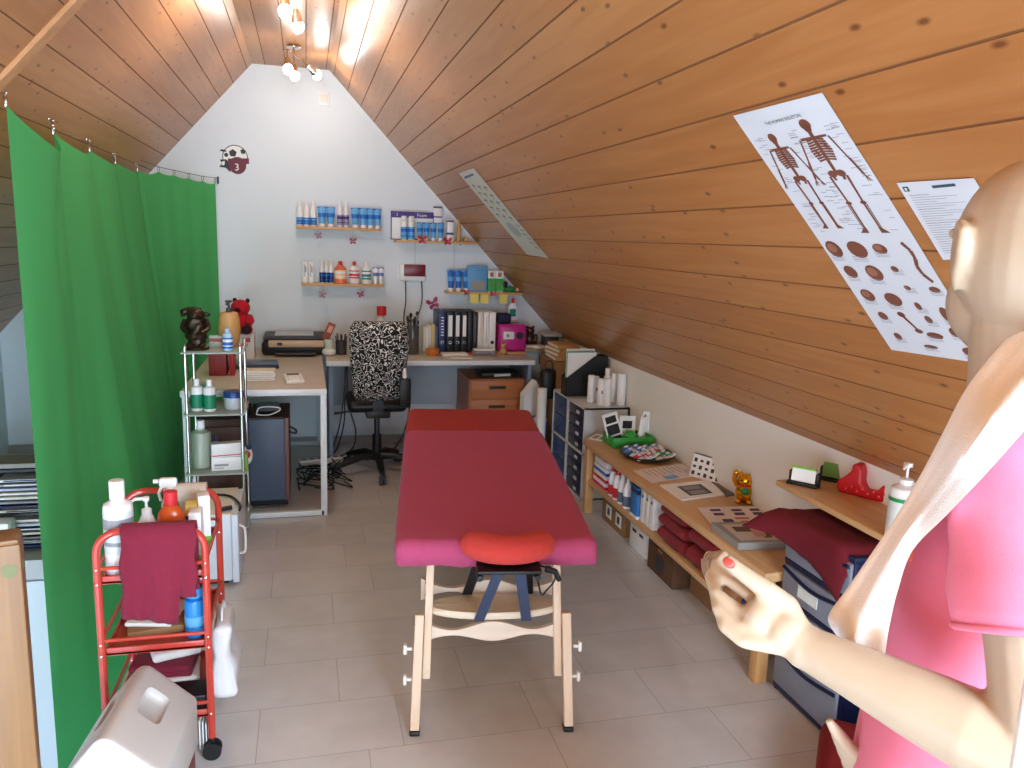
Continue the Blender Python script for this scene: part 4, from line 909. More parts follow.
g = G(); sl = V((W-.022, 0, ZS+.055-ZT+.008)).normalized(); nr = V((-sl.z, 0, sl.x)); c0 = V((.058, .03, lerp(ZT, ZS+.055, .36)))
g.box(c0, (.072, .12, .05), Matrix((sl, V((0, 1, 0)), nr)).transposed().to_4x4(), bev=.018, seg=4)
sl2 = V((-(W*.62-.022), 0, lerp(ZS, ZT, .5)-ZT+.008)).normalized(); nr2 = V((sl2.z, 0, -sl2.x))
g.box(V((-.056, .02, lerp(ZT, ZS, .22))), (.05, .15, .05), Matrix((sl2, V((0, 1, 0)), nr2)).transposed().to_4x4(), bev=.018, seg=4)
cut = g.obj('grip_recess', white, t, 30); bo = o.modifiers.new('carve', 'BOOLEAN'); bo.operation = 'DIFFERENCE'; bo.object = cut; bo.solver = 'EXACT'
bpy.context.view_layer.update(); dg = bpy.context.evaluated_depsgraph_get(); me2 = bpy.data.meshes.new_from_object(o.evaluated_get(dg)); o.modifiers.clear(); o.data = me2
bpy.data.objects.remove(cut); me2.shade_smooth(); me2.set_sharp_from_angle(angle=R(28))

# ------------------------------------------------------------------ green curtain, hooks and wire
top = [(-.985, 3.20, 2.02), (-1.0, 3.79, 1.995), (-1.013, 4.43, 1.985), (-1.023, 5.03, 1.975), (-1.026, 5.66, 1.975), (-.93, 5.84, 1.985), (-.85, 5.95, 1.975), (-.77, 6.04, 1.965), (-.69, 6.12, 1.955), (-.615, 6.19, 1.945)]
sag = [.11, .045, .035, .03, .02, .012, .012, .012, .012]
tw = []
for i in range(len(top)-1):
    a, b = V(top[i]), V(top[i+1]); n = 26 if i < 4 else 8
    for k in range(n):
        u = k/n; p = a.lerp(b, u); p.z -= sag[i]*sin(pi*u)**.8; tw.append((p, (b-a).normalized(), i+u))
tw.append((V(top[-1]), (V(top[-1])-V(top[-2])).normalized(), len(top)-1))
P = []; NZ = 26
for j in range(NZ+1):
    v = j/NZ; row = []
    for (p, d, s) in tw:
        zb = -.7 if p.y < 3.95 else lerp(-.7, .03, min(1, (p.y-3.95)/.15))
        nrm = V((d.y, -d.x, 0)).normalized()
        if s < 4:
            fr = s % 1
            amp = .09*sin(pi*fr)*(1 if int(s) == 0 else .4)*math.exp(-v*2.2) + (.010*sin(s*2*pi*.9+.7)+.004*sin(s*2*pi*2.3))*min(1, v*2.2+.15)
            if int(s) == 0 and fr < .9: amp += .05*math.exp(-((fr-.62)/.12)**2)*math.exp(-((v-.11)/.09)**2)*-1
        else: amp = .006*sin(s*2*pi*.8)*min(1, .3+v)
        if 3.93 < s < 4.07: amp -= .02*(1-abs(s-4)/.07)
        q = p+nrm*amp; z = lerp(p.z, zb, v)
        q.x += .22*v*max(0, min(1, (p.y-3.3)/.9))*max(0, min(1, (6.1-p.y)/.5))
        row.append((q.x, q.y, z))
    P.append(row)
g = G(); g.grid(P)
def curtmat():
    m, nt, N, L, b = newmat('green_curtain_cloth')
    b.inputs['Base Color'].default_value = lin((84, 176, 104)); b.inputs['Roughness'].default_value = .85; b.inputs['Sheen Weight'].default_value = 0; b.inputs['Specular IOR Level'].default_value = .1
    tc = N.new('ShaderNodeTexCoord'); n = N.new('ShaderNodeTexNoise'); n.inputs['Scale'].default_value = 300; L.new(tc.outputs['Object'], n.inputs['Vector'])
    bp = N.new('ShaderNodeBump'); bp.inputs['Strength'].default_value = .1; bp.inputs['Distance'].default_value = .001; L.new(n.outputs[0], bp.inputs['Height']); L.new(bp.outputs[0], b.inputs['Normal'])
    tr = N.new('ShaderNodeBsdfTranslucent'); tr.inputs[0].default_value = lin((80, 186, 104)); mx = N.new('ShaderNodeMixShader'); mx.inputs[0].default_value = .25
    L.new(b.outputs[0], mx.inputs[1]); L.new(tr.outputs[0], mx.inputs[2]); L.new(mx.outputs[0], N['Material Output'].inputs[0]); return m
o = solo('curtain', g, [curtmat()], 'bright green cloth curtain hung along the left slope', 'curtain', smooth=80)
names = ['nearest the camera', 'second from the camera', 'in the middle of the row', 'fourth from the camera', 'where the curtain turns to the wall']
for i in range(5):
    x, y, z = top[i]; t = thing('curtain_hook', 'metal hook holding the green curtain to the slope, '+names[i], 'hook', (x, y, z), 0, 'curtain hooks')
    g = G(); g.box((0, 0, .0), (.006, .018, .022), bev=.002); g.tube([(.006*0, .009*cos(a), .02+.009*sin(a)) for a in [2*pi*k/12 for k in range(12)]], .003, 5, closed=True); g.obj('clip', chrome, t)
    for s in (-1, 1):
        g = G(); zt = zl(x-.01)-z-.004; g.tube([(0, 0, .028), (-.004, s*.018, lerp(.028, zt, .5)), (-.006, s*.03, zt)], .0026, 5); g.ell((-.006, s*.03, zt), (.006, .006, .005), n=8, m=6); g.obj('wire', chrome, t)
g = G(); wp_ = [V((-1.02, 5.68, 2.045))]+[V(top[i])+V((0, 0, .03)) for i in range(5, 9)]+[V((-.60, 6.235, 1.985))]; g.tube(wp_, .002, 6); g.box((-.60, 6.238, 1.97), (.012, .02, .05), mi=0)
solo('curtain_wire', g, [dgrey], 'thin wire carrying the far end of the green curtain to the gable wall', 'wire')
for i in range(5, 10):
    x, y, z = top[i]; g = G(); g.tube([(.009*cos(a), 0, .018+.016*sin(a)) for a in [2*pi*k/12 for k in range(12)]], .0016, 5, closed=True)
    solo('curtain_ring', g, [dgrey], 'small ring on the curtain wire, '+['first after the corner', 'second after the corner', 'middle one', 'second from the gable wall', 'next to the gable wall'][i-5], 'ring', (x, y, z), R(50), 'curtain rings on the wire')

# ------------------------------------------------------------------ stair newel and CD rack
t = thing('newel_post', 'wooden stair newel post in the left foreground', 'post', (-.628, 1.79, -.03), R(14))
g = G(); g.box((0, 0, .5), (.085, .085, 1.0), bev=.006, fn=None); g.box((0, 0, 1.004), (.08, .08, .012), bev=.005); g.obj('post', woodmat('newel_wood', (112, 78, 44), (128, 92, 54), 2, .5), t)
g = G(); g.cyl((.0435, -.01, .945), (.0425, -.01, .945), .014, n=20); g.cyl((.02, -.0435, .945), (.02, -.0425, .945), .0145, n=20); g.obj('screw_cap', mat('olive_cap', (96, 100, 60), .5), t)
t = thing('cd_rack', 'dark rack packed with CDs beyond the green curtain', 'rack', (-1.42, 4.28, 0))
g = G(); W = .46; H = .425
for x in (-W/2, -.075, W/2): g.box((x, .08, H/2), (.012, .16, H))
for z in (.006, H/2-.02, H-.006): g.box((0, .08, z), (W, .16, .012))
g.box((0, .155, H/2), (W, .01, H)); g.obj('frame', dgrey, t)
g = G(); g.box((0, .08, H+.02), (W+.02, .17, .022)); g.obj('top', mat('grey_board', (150, 148, 142), .6), t)
cds = [paper, white, inkgrey, navy, mat('pale_lilac', (190, 190, 214), .5), paperw, dgrey]
def rackcol(x, w):
    out = []
    for z0, z1 in ((.016, H/2-.03), (H/2-.01, H-.03)):
        z = z0
        while z < z1-.02: out.append((x, z, w)); z += .0225
    return out
nn = 0
for (x, z, w) in rackcol(-.152, .135)+rackcol(.078, .285):
    g = G(); g.box((0, .06, .0065), (w, .12, .011)); g.box((0, -.0005, .0065), (w*.8, .0012, .006), mi=1)
    solo('compact_disc_case', g, [cds[(nn*5+nn//3) % 7], cds[(nn*3) % 7]], 'CD case lying in the dark rack beyond the curtain', 'CD', (-1.42+x, 4.285, z), 0, 'CDs in the rack'); nn += 1
g = G(); g.box((0, 0, .1), (.2, .1, .2), bev=.003); solo('white_box', g, [white], 'white box standing before the CD rack at the photo edge', 'box', (-1.50, 4.18, .0))
# ------------------------------------------------------------------ drawer towers by the knee wall
DTX = 1.675; DTZ = .60
blued = mat('blue_drawer', (40, 74, 124), .35, trans=.1); navyd = mat('navy_drawer', (28, 36, 66), .35)
def dtower(y0, y1, lab, dm, nrow):
    t = thing('drawer_tower', lab, 'drawers', (DTX, (y0+y1)/2, 0)); w = y1-y0; D = RX-DTX-.004
    g = G()
    for z in (.004, DTZ/2, DTZ-.006): g.box((D/2, 0, z), (D, w, .012))
    for y in (-w/2+.006, w/2-.006): g.box((D/2, y, DTZ/2), (D, .012, DTZ))
    g.box((D-.006, 0, DTZ/2), (.012, w, DTZ)); g.obj('carcass', mat('grey_white_carcass', (206, 210, 212), .45), t)
    for half in (0, 1):
        n = nrow; h = (DTZ/2-.02)/n
        for k in range(n):
            z = .012+half*(DTZ/2-.004)+h*(k+.5)
            d = G(); d.box((.1, 0, z), (.19, w-.03, h-.006), bev=.003); d = d.obj('drawer', dm, t)
            q = G(); q.box((-.004, 0 if n < 4 else -.05, z), (.008, .05, .02), bev=.003); q.obj('handle', mat('label_plate', (196, 204, 214), .4) if n > 3 else dm, d)
dtower(4.61, 4.94, 'near white drawer tower with navy drawers behind the bench end', navyd, 4)
dtower(4.95, 5.27, 'far drawer tower with blue drawers, behind the navy one', blued, 2)
t = thing('paper_roll', 'tall white paper roll standing against the blue drawer tower', 'roll', (1.60, 5.29, 0)); g = G(); g.lathe([(.033, 0), (.033, .60), (.012, .60), (.012, .55)], n=22); g.obj('roll', paper, t)
t = thing('paper_bag', 'white paper bag stuffed into a blue bag beside the long desk', 'bag', (1.60, 5.46, 0), R(10))
g = G(); g.prism([(-.075, .3), (.075, .3), (.08, .52), (.015, .62), (-.075, .52)], (0, .03, 0), (1, 0, 0), (0, 0, 1), -.07); g.obj('white_bag', paper, t); g = G(); g.box((0, 0, .18), (.17, .12, .36), bev=.03, seg=3); g.obj('blue_bag', mat('ultramarine', (40, 60, 140), .5), t); g = G(); g.ell((.02, -.05, .34), (.05, .04, .05), fn=lambda p: (p[0]*(1+.2*sin(p[2]*9)), p[1], p[2])); g.obj('crumpled_paper', wcloth, t)
# magazine file
t = thing('magazine_file', 'black magazine file full of brochures on the blue drawer tower', 'magazine file', (1.672, 4.985, DTZ+.002))
D = .285; g = G(); H = .27
side = [(0, 0), (D, 0), (D, H), (D*.68, H), (.0, .125)]
for y in (0, .108): g.prism(side, (0, y, 0), (1, 0, 0), (0, 0, 1), -.003)
g.box((D/2, .054, .002), (D, .108, .004)); g.box((D-.0015, .054, H/2), (.003, .108, H)); g.box((.0015, .054, .0625), (.003, .108, .125)); g.obj('file', black, t, 0)
for i, (m, h, x0) in enumerate(((white, .285, .004), (mat('turquoise_cover', (60, 186, 170), .5), .29, .004), (paper, .28, .01), (inkgrey, .275, .03), (paper, .30, .02))):
    g = G(); g.box((x0+.10, .015+i*.019, h/2+.006), (.2, .010, h)); solo('brochure', g, [m], ['white brochure nearest the front of the black magazine file', 'turquoise brochure in the black magazine file', 'white brochure behind the turquoise one in the magazine file', 'grey brochure in the black magazine file', 'white brochure at the back of the magazine file'][i], 'brochure', (1.674, 4.985, DTZ+.004), 0, 'brochures in the magazine file')
for i, (x, y, h, r) in enumerate(((1.735, 4.80, .165, .021), (1.775, 4.82, .155, .019), (1.765, 4.70, .16, .02), (1.80, 4.675, .165, .021), (1.86, 4.84, .20, .021), (1.895, 4.80, .175, .021), (1.90, 4.69, .19, .025))):
    x += .045; r *= 1.1; h *= 1.07
    t = thing('white_canister', ['white lotion canister at the left front of the group on the drawer tower', 'white canister second from the left on the drawer tower', 'short white canister in the middle front on the drawer tower', 'white canister with a slim seam in the front row on the drawer tower', 'tallest white canister with a neck at the back of the tower group', 'white canister between the tallest one and the right one', 'white canister at the right end of the tower group'][i], 'bottle', (x, y, DTZ+.001), 0, 'white canisters')
    g = G(); g.lathe([(r*.95, 0), (r, .004), (r, h*.75), (r*.96, h*.76)], n=18); g.obj('body', whiteb, t)
    g = G(); g.lathe([(r*(.72 if i == 4 else .98), h*.755), (r*(.7 if i == 4 else .96), h-.004), (r*.8*(.8 if i == 4 else 1), h)], n=18); g.obj('cap', whiteb, t)
    if i in (1, 2): g = G(); g.box((0, -r, h*.5), (.008, .003, .022), bev=.001); g.obj('print', ink, t)

# ------------------------------------------------------------------ long bench shelf
BX0, BX1, BY0, BY1, BZ = 1.61, 1.965, 2.43, 4.44, .45; LZ = .215
t = thing('bench_shelf', 'long low pine bench shelf along the right knee wall', 'shelf', (1.79, 3.435, 0))
g = G(); g.box((0, 0, BZ-.018), (BX1-BX0, BY1-BY0, .036), bev=.003); g.obj('top_board', pine, t)
g = G(); g.box((.01, 0, LZ-.014), (BX1-BX0-.02, BY1-BY0-.06, .028), bev=.003); g.obj('lower_board', pine, t)
for x in (BX0+.035-1.79, BX1-.03-1.79):
    for y in (-.965, .965): g = G(); g.box((x, y, (BZ-.036)/2), (.05, .05, BZ-.036), bev=.003); g.obj('leg', woodmat('leg_pine', (190, 138, 84), (208, 160, 104), 2), t)
BT = BZ+.001
def leaf(name, label, pts, z, m, marks=(), cat='paper', th=.002, group=None):
    """a sheet with corners (x, y) in order; marks = (material, [(u0,u1,v0,v1)]) printed on top"""
    a, b, c, d = [V((p[0], p[1], z)) for p in pts]; ctr = (a+b+c+d)/4
    t = thing(name, label, cat, ctr, 0, group); g = G(); vs = [p-ctr for p in (a, b, c, d)]
    g.add(vs+[p+V((0, 0, th)) for p in vs], [[3, 2, 1, 0], [4, 5, 6, 7]]+[[i, (i+1) % 4, 4+(i+1) % 4, 4+i] for i in range(4)]); g.obj('sheet', m, t, 0)
    for k, (mm, L_) in enumerate(marks):
        g = G()
        for (u0, u1, v0, v1) in L_:
            q = [(a.lerp(b, u)).lerp(d.lerp(c, u), v)-ctr+V((0, 0, th+.0006+.0004*k)) for u, v in ((u0, v0), (u1, v0), (u1, v1), (u0, v1))]; g.add(q, [[0, 1, 2, 3]])
        g.obj('print', mm, t, 0)
    return t
def xy(*ps): return [(p[0], p[1]) for p in ps]
lines = lambda n, u0=.1, u1=.9, v0=.15, v1=.9: [(u0, lerp(u0, u1, .7+.3*((i*7) % 5)/4), lerp(v0, v1, i/n), lerp(v0, v1, i/n)+.018) for i in range(n)]
leaf('flyer', 'small flyer at the far end of the bench', xy((1.639, 4.429, 0.451), (1.717, 4.346, 0.451), (1.805, 4.458, 0.451), (1.733, 4.544, 0.451)), BT, paper, [(inkgrey, [(.1, .4, .2, .8), (.5, .9, .2, .8)])])
leaf('flyer', 'printed flyer lying before the green tray', xy((1.72, 4.37, 0.451), (1.805, 4.218, 0.451), (1.878, 4.302, 0.451), (1.815, 4.483, 0.451)), BT+.001, paper, [(inkgrey, [(.1, .3, .2, .8), (.4, .6, .2, .8), (.7, .9, .2, .8)])])
# green tray with cards
gx, gy = 1.835, 4.28
t = thing('tray', 'green tray holding cards and a white tube on the far bench end', 'tray', (gx, gy, BT))
g = G(); gt = mat('green_plastic', (44, 150, 52), .4); W, D, H = .25, .17, .062
g.box((0, 0, .003), (W, D, .006))
for x, y, w, d in ((0, -D/2, W, .006), (0, D/2, W, .006), (-W/2, 0, .006, D), (W/2, 0, .006, D)): g.box((x, y, H/2), (w, d, H), bev=.002)
g.obj('tray', gt, t)
def card(label, x, y, w, h, rx, ry, m, marks=None):
    t = thing('card', label, 'card', (gx+x, gy+y, BT+.008), 0, 'cards in the green tray'); M = Matrix.Rotation(ry, 4, 'Y') @ Matrix.Rotation(rx, 4, 'X')
    g = G(); g.box(M @ V((0, 0, h/2)), (w, .003, h), M); g.obj('card', m, t, 0)
    if marks:
        g = G()
        for (x0, x1, z0, z1) in marks: g.box(M @ V((w*((x0+x1)/2-.5), -.002, h*(z0+z1)/2)), (w*(x1-x0), .001, h*(z1-z0)), M)
        g.obj('print', black, t, 0)
card('black and white picture card leaning left in the green tray', -.07, -.0, .095, .185, -.1, -.28, paper, [(.1, .9, .3, .62), (.15, .85, .68, .9), (.1, .9, .08, .24)])
card('white and dark card behind the leaning one in the green tray', .01, .05, .10, .15, -.1, .05, paper, [(.2, .8, .5, .8)])
card('white paper card at the right end of the green tray', .10, .03, .07, .18, -.05, .22, paper, [(.2, .3, .1, .9)])
t = squeeze('lotion_tube', 'white tube tilted in the green tray', (gx+.06, gy-.02, BT+.008), .055, .16, whiteb); t.rotation_euler = (0, .22, .2)
g = G(); g.ell((0, 0, .04), (.045, .04, .045), fn=lambda p: (p[0]*(1+.25*sin(7*p[2]+3*p[1])), p[1]*(1+.2*sin(6*p[0])), p[2])); solo('tissue', g, [gt], 'crumpled green tissue in the green tray', 'tissue', (gx-.0, gy-.03, BT+.006))
# plate of tea bags / sachets
px0, py0 = 1.83, 4.0
t = thing('plate', 'dark wavy-rimmed plate of coloured sachets on the bench', 'plate', (px0, py0, BT))
g = G(); rs = []
for r, z in ((.001, .006), (.09, .006), (.135, .022), (.15, .03), (.15, .026), (.135, .014), (.09, 0), (.001, 0)):
    rs.append([(r*(1+.04*cos(8*a)*(r > .12))*cos(a), r*1.15*(1+.04*cos(8*a)*(r > .12))*sin(a), z) for a in [2*pi*i/48 for i in range(48)]])
g.ring(rs); g.obj('plate', mat('dark_brown_plate', (50, 36, 32), .3), t)
mm = [bluep, mat('sky_sachet', (120, 150, 200), .5), whiteb, redl, whiteb, greenl, whiteb, mat('cream_sachet', (236, 230, 214), .5)]
nm = ['blue', 'pale blue', 'white', 'red', 'white', 'green', 'white', 'cream']
for i in range(24):
    row, col_ = divmod(i, 6); x = -.085+.055*row+.006*(i % 3); y = .11-.044*col_
    k = [0, 1, 0, 2, 3, 4][col_] if row < 2 else [1, 2, 3, 5, 5, 7][col_]
    g = G(); M = Matrix.Rotation(R(-24+random.uniform(-8, 8)), 4, 'Y') @ Matrix.Rotation(R(random.uniform(-15, 15)), 4, 'Z')
    g.box((0, 0, .012), (.06, .036, .006), M, bev=.002); g.box(M @ V((.012, 0, .0035)) + V((0, 0, .012)), (.02, .03, .001), M, mi=1)
    solo('sachet', g, [mm[k], whiteb if k in (0, 1, 3, 5) else lines and mat('grey_label', (170, 172, 190), .5)], nm[k]+' sachet among the many on the dark plate', 'sachet', (px0+x, py0+y, BT+.012+.006*(row % 2)), 0, nm[k]+' sachets on the plate')
leaf('printed_sheet', 'pale pink printed sheet with a blue dot box, on the bench before the plate', xy((1.645, 3.746, 0.451), (1.657, 3.534, 0.451), (1.99, 3.625, 0.451), (1.968, 3.835, 0.451)), BT, mat('blush_paper', (226, 212, 206), .8), [(inkgrey, lines(8, .1, .7)), (lblue, [(.72, .95, .3, .55)])])
leaf('photo_booklet', 'white booklet with a dark photo on the bench', xy((1.677, 3.481, 0.451), (1.681, 3.249, 0.451), (1.941, 3.299, 0.451), (1.959, 3.524, 0.451)), BT, paper, [(mat('dark_photo', (86, 82, 84), .6), [(.22, .85, .25, .75)]), (inkgrey, [(.28, .5, .32, .66), (.58, .8, .32, .66)])], 'booklet', .006)
leaf('dark_magazine', 'grey-edged magazine beside the photo booklet, under the calendar', xy((1.973, 3.539, 0.451), (1.921, 3.272, 0.451), (2.011, 3.32, 0.451), (2.05, 3.545, 0.451)), BT, mat('grey_cover', (110, 106, 102), .6), (), 'magazine', .006)
# tent calendar
t = thing('desk_calendar', 'small white tent calendar with printed figures on the bench', 'calendar', tuple(V((1.976, 3.556, 0.451))), R(-66))
for s in (-1, 1):
    g = G(); M = Matrix.Rotation(s*R(16), 4, 'X'); g.box(M @ V((0, 0, .06)) + V((0, s*.034, 0)), (.19, .002, .12), M); p = g.obj('panel', paper, t, 0)
    if s < 0:
        g = G()
        for i in range(5):
            for j in range(3): g.box(M @ V((-.075+.038*i, -.0018, .022+.034*j)) + V((0, s*.034, 0)), (.018, .001, .012 if (i+j) % 2 else .02), M)
        g.obj('print', ink, p, 0)
g = G(); g.box((0, 0, .116), (.19, .008, .004)); g.obj('spine', dgrey, t)
# lucky cat
t = thing('lucky_cat', 'glossy golden lucky cat figurine with a green bib on the bench', 'figurine', tuple(V((1.968, 3.191, 0.451))+V((0, 0, .0))), R(-35))
g = G(); g.ell((0, 0, .05), (.043, .04, .052)); g.ell((0, -.004, .106), (.037, .034, .032)); g.obj('body', gold, t)
for s in (-1, 1):
    g = G(); g.lathe([(.012, 0), (.007, .012), (.001, .02)], (s*.022, 0, .13), n=10); g.obj('ear', gold, t)
    g = G(); g.ell((s*.025, -.035, .012), (.015, .018, .012)); g.obj('paw', gold, t)
g = G(); g.tube([(-.036, -.01, .08), (-.05, -.02, .11), (-.045, -.025, .14)], [.011, .012, .013], 10); g.ell((-.044, -.026, .145), (.013, .012, .013)); g.obj('raised_arm', gold, t)
g = G(); g.ell((.004, -.038, .062), (.022, .01, .018)); g.obj('bib', mat('green_glaze', (40, 130, 60), .2), t)
g = G(); g.tube([(.03*cos(a), -.004+.028*sin(a), .083) for a in [2*pi*k/20 for k in range(20)]], .005, 6, closed=True); g.obj('collar', redl, t)
g = G()
for s in (-1, 1): g.ell((s*.014, -.036, .112), (.005, .003, .004), n=8, m=6)
g.ell((0, -.038, .1), (.004, .003, .003), n=8, m=6); g.obj('face', black, t)
# near end: flyers and boxed pad
leaf('flyer_sheet', 'pale sheet printed with small violet figures near the golden cat', xy((1.699, 3.135, 0.455), (1.659, 2.921, 0.455), (1.968, 2.871, 0.455), (2.03, 3.112, 0.455)), BT+.004, mat('rose_white_paper', (228, 216, 212), .8), [(mat('violet_print', (84, 66, 100), .7), [(.12, .25, .15, .3), (.35, .5, .15, .3), (.15, .28, .45, .6), (.35, .5, .45, .6), (.15, .28, .72, .86), (.35, .5, .72, .86), (.7, .95, .2, .35)]), (mat('brick_print', (190, 110, 96), .7), [(.62, .72, .4, .6), (.8, .9, .45, .55)])])
t = leaf('picture_box', 'flat grey-framed box with a pink and dark picture at the near bench end', xy((1.636, 2.887, 0.46), (1.628, 2.653, 0.46), (1.826, 2.63, 0.46), (1.953, 2.848, 0.46)), BT, mat('grey_frame', (150, 146, 142), .5), [(mat('pale_picture', (206, 196, 190), .7), [(.12, .9, .1, .9)]), (mat('brown_picture', (104, 78, 70), .7), [(.25, .5, .2, .55), (.55, .8, .6, .75)]), (mat('pink_picture', (206, 150, 150), .7), [(.35, .75, .45, .65)])], 'box', .03)
# under the bench
LT = LZ+.001
sb = [('white carton with a pink band at the bottom of the small stack', pinkm), ('white carton with a blue stripe second in the small stack', redl), ('white carton with a red stripe third in the small stack', bluep), ('white carton topmost of the small stack under the bench', bluep)]
for i, (lab, m) in enumerate(sb): carton('small_carton', lab, (1.715, 4.24-.005*i, LT+.042*i), (.13, .20, .04), whiteb, [(m, .05, .5 if i != 3 else .12)], group='small stacked cartons')
for i, (y, capm) in enumerate(((4.055, redl), (3.985, redl), (3.915, white), (3.84, white))):
    bottle('cleaner_bottle', ['white bottle with red cap and red label beside the small cartons', 'white bottle with red cap, second of four under the bench', 'white bottle with white cap, third of four under the bench', 'white bottle with white cap beside the blue box under the bench'][i], (1.665, y, LT), .175, .026, whiteb, (redl, redl, mat('grey_blue_cover', (96, 110, 130), .6), mat('grey_blue_cover', (96, 110, 130), .6))[i], (.1, .5), capm, 'cone', group='bottles under the bench')
for i, (x, y) in enumerate(((1.76, 4.03), (1.77, 3.93))):
    bottle('cleaner_bottle', ['white bottle in the second row behind the red-capped ones', 'white bottle in the second row behind the white-capped ones'][i], (x, y, LT), .16, .026, whiteb, teal, (.1, .5), redl if i == 0 else white, 'cone')
carton('blue_carton', 'blue box standing between bottles and white binders under the bench', (1.73, 3.70, LT), (.18, .09, .165), mat('blue_card', (50, 120, 190), .5), [(whiteb, .0, .1), (navy, .8, .95)])
carton('blue_carton', 'dark blue box lying behind the standing blue box under the bench', (1.83, 3.82, LT), (.14, .12, .15), mat('dark_blue_card', (30, 70, 120), .5))
for i, y in enumerate((3.615, 3.56, 3.505)):
    t = thing('box_file', ['white box file next to the blue box under the bench', 'white box file in the middle of three under the bench', 'white box file beside the red towels under the bench'][i], 'binder', (1.70, y, LT), 0, 'white files under the bench')
    g = G(); g.box((.06, 0, .095), (.22, .05, .185), bev=.003); g.obj('box', white, t); g = G(); g.cyl((-.051, 0, .14), (-.0495, 0, .14), .008); g.obj('finger_hole', black, t)
def roll(label, c, L, r, m, n=1, axis='y', name='folded_towel', grp=None, flat=1):
    g = G(); rs = []; N = 20
    for k in range(N+1):
        u = k/N; e = math.sqrt(max(.02, 1-(max(0, abs(u-.5)*2-.78)/.23)**2)) if flat > 1 else 1-.25*max(0, abs(u-.5)*2-.75)/.25
        q = []
        for i in range(30):
            a = 2*pi*i/30; rr = r*e*(1+.05*noise.noise(V((cos(a)*1.5, sin(a)*1.5, u*3+c[1]*9))))
            q.append((rr*math.copysign(abs(cos(a))**(.6 if flat > 1 else 1), cos(a))*flat, (u-.5)*L, rr*math.copysign(abs(sin(a))**(.75 if flat > 1 else 1), sin(a))) if axis == 'y' else ((u-.5)*L, rr*cos(a), rr*sin(a)))
        rs.append(q)
    g.ring(rs)
    if axis == 'x':
        sp = [(-L/2-.002, r*(.12+.8*k/60)*cos(k*.42), r*(.12+.8*k/60)*sin(k*.42)) for k in range(61)]; g.tube(sp, .004, 5)
    return solo(name, g, [m], label, 'towel', c, 0, grp, 70)
for i, (y, z, r, L) in enumerate(((3.27, .036, .037, .30), (3.27, .104, .036, .29), (3.26, .165, .030, .26), (2.965, .049, .048, .29), (2.96, .142, .045, .27))):
    roll(['folded dark red towel at the bottom of the pile beside the white files', 'middle folded dark red towel of the pile beside the white files', 'topmost folded dark red towel of the pile beside the white files', 'lower folded dark red towel beside the beige blanket', 'upper folded dark red towel beside the beige blanket'][i], (1.775, y, LT+z), L, r, darkred, grp='dark red towels under the bench', flat=.14/r)
bl = V((1.63, 2.852, 0.315))
roll('rolled beige blanket behind the mannequin hand under the bench', (1.78, bl.y, LT+.083), .30, .082, mat('beige_blanket', (196, 160, 128), .95, bump=.4, bscale=250), axis='x', name='rolled_blanket')
g = G(); g.box((0, 0, .012), (.2, .22, .024), bev=.008); solo('blue_mat', g, [mat('royal_blue', (34, 66, 140), .35)], 'folded blue mat poking out below the beige blanket', 'mat', (1.77, 2.56, LT))
carton('labelled_box', 'brown cardboard box with two white labels on the floor under the bench', (1.80, 4.12, 0), (.2, .34, .135), cardb)
o = bpy.context.scene.objects.get('labelled_box'); g = G()
for y in (-.09, .06): g.box((-.1012, y, .075), (.002, .085, .075), bev=.0005)
lb = g.obj('label', white, o); g = G()
for y in (-.09, .06): g.box((-.1026, y, .075), (.001, .035, .04))
g.obj('print', dgrey, lb)
t = thing('white_crate', 'white plastic box with dark openings on the floor under the bench', 'box', (1.80, 3.74, 0)); g = G(); g.box((0, 0, .08), (.22, .22, .16), bev=.012); g.obj('box', white, t); g = G(); g.box((-.111, .04, .11), (.003, .05, .015), bev=.001); g.box((-.111, -.05, .11), (.003, .05, .015), bev=.001); g.obj('grip_hole', ink, t)
t = thing('basket', 'brown woven storage basket under the bench', 'basket', (1.80, 3.42, 0)); g = G(); bm_ = mat('brown_weave', (96, 66, 44), .9, nz=.3, nscale=50, bump=.8, bscale=120)
for x, y, w, d in ((0, -.14, .24, .012), (0, .14, .24, .012), (-.12, 0, .012, .29), (.12, 0, .012, .29)): g.box((x, y, .075), (w, d, .15), bev=.004)
g.box((0, 0, .006), (.24, .28, .012)); g.obj('body', bm_, t); g = G(); g.box((-.1275, 0, .07), (.003, .09, .07)); g.obj('picture', ink, t); g = G(); g.box((-.1275, 0, .135), (.003, .05, .014)); g.obj('grip', cardb, t)
carton('cardboard_box', 'plain brown carton on the floor behind the woven basket', (1.85, 3.08, 0), (.2, .32, .13), cardb)

# ------------------------------------------------------------------ upper small shelf with card holders, red stapler-like phone, pump bottle
PZ = .74
t = thing('corner_shelf', 'short pine shelf board above the plastic drawer cart', 'shelf', (1.865, 2.26, PZ))
g = G(); g.box((0, 0, -.011), (.225, .74, .022), bev=.003); g.obj('board', pine, t)
for y in (-.25, .25): g = G(); g.box((.05, y, -.03), (.12, .014, .016)); g.box((.103, y, -.08), (.014, .014, .1)); g.obj('bracket', white, t)
def holder(label, loc, rz, m1):
    t = thing('card_holder', label, 'card holder', loc, rz); g = G(); g.box((0, 0, .006), (.115, .05, .012), bev=.003); g.box((-.045, .012, .03), (.022, .03, .04), bev=.002); g.box((.045, .012, .03), (.022, .03, .04), bev=.002); g.obj('holder', black, t)
    g = G(); g.box((0, .004, .04), (.088, .022, .055), Matrix.Rotation(R(-12), 4, 'X')); g.obj('cards', m1, t)
    return t
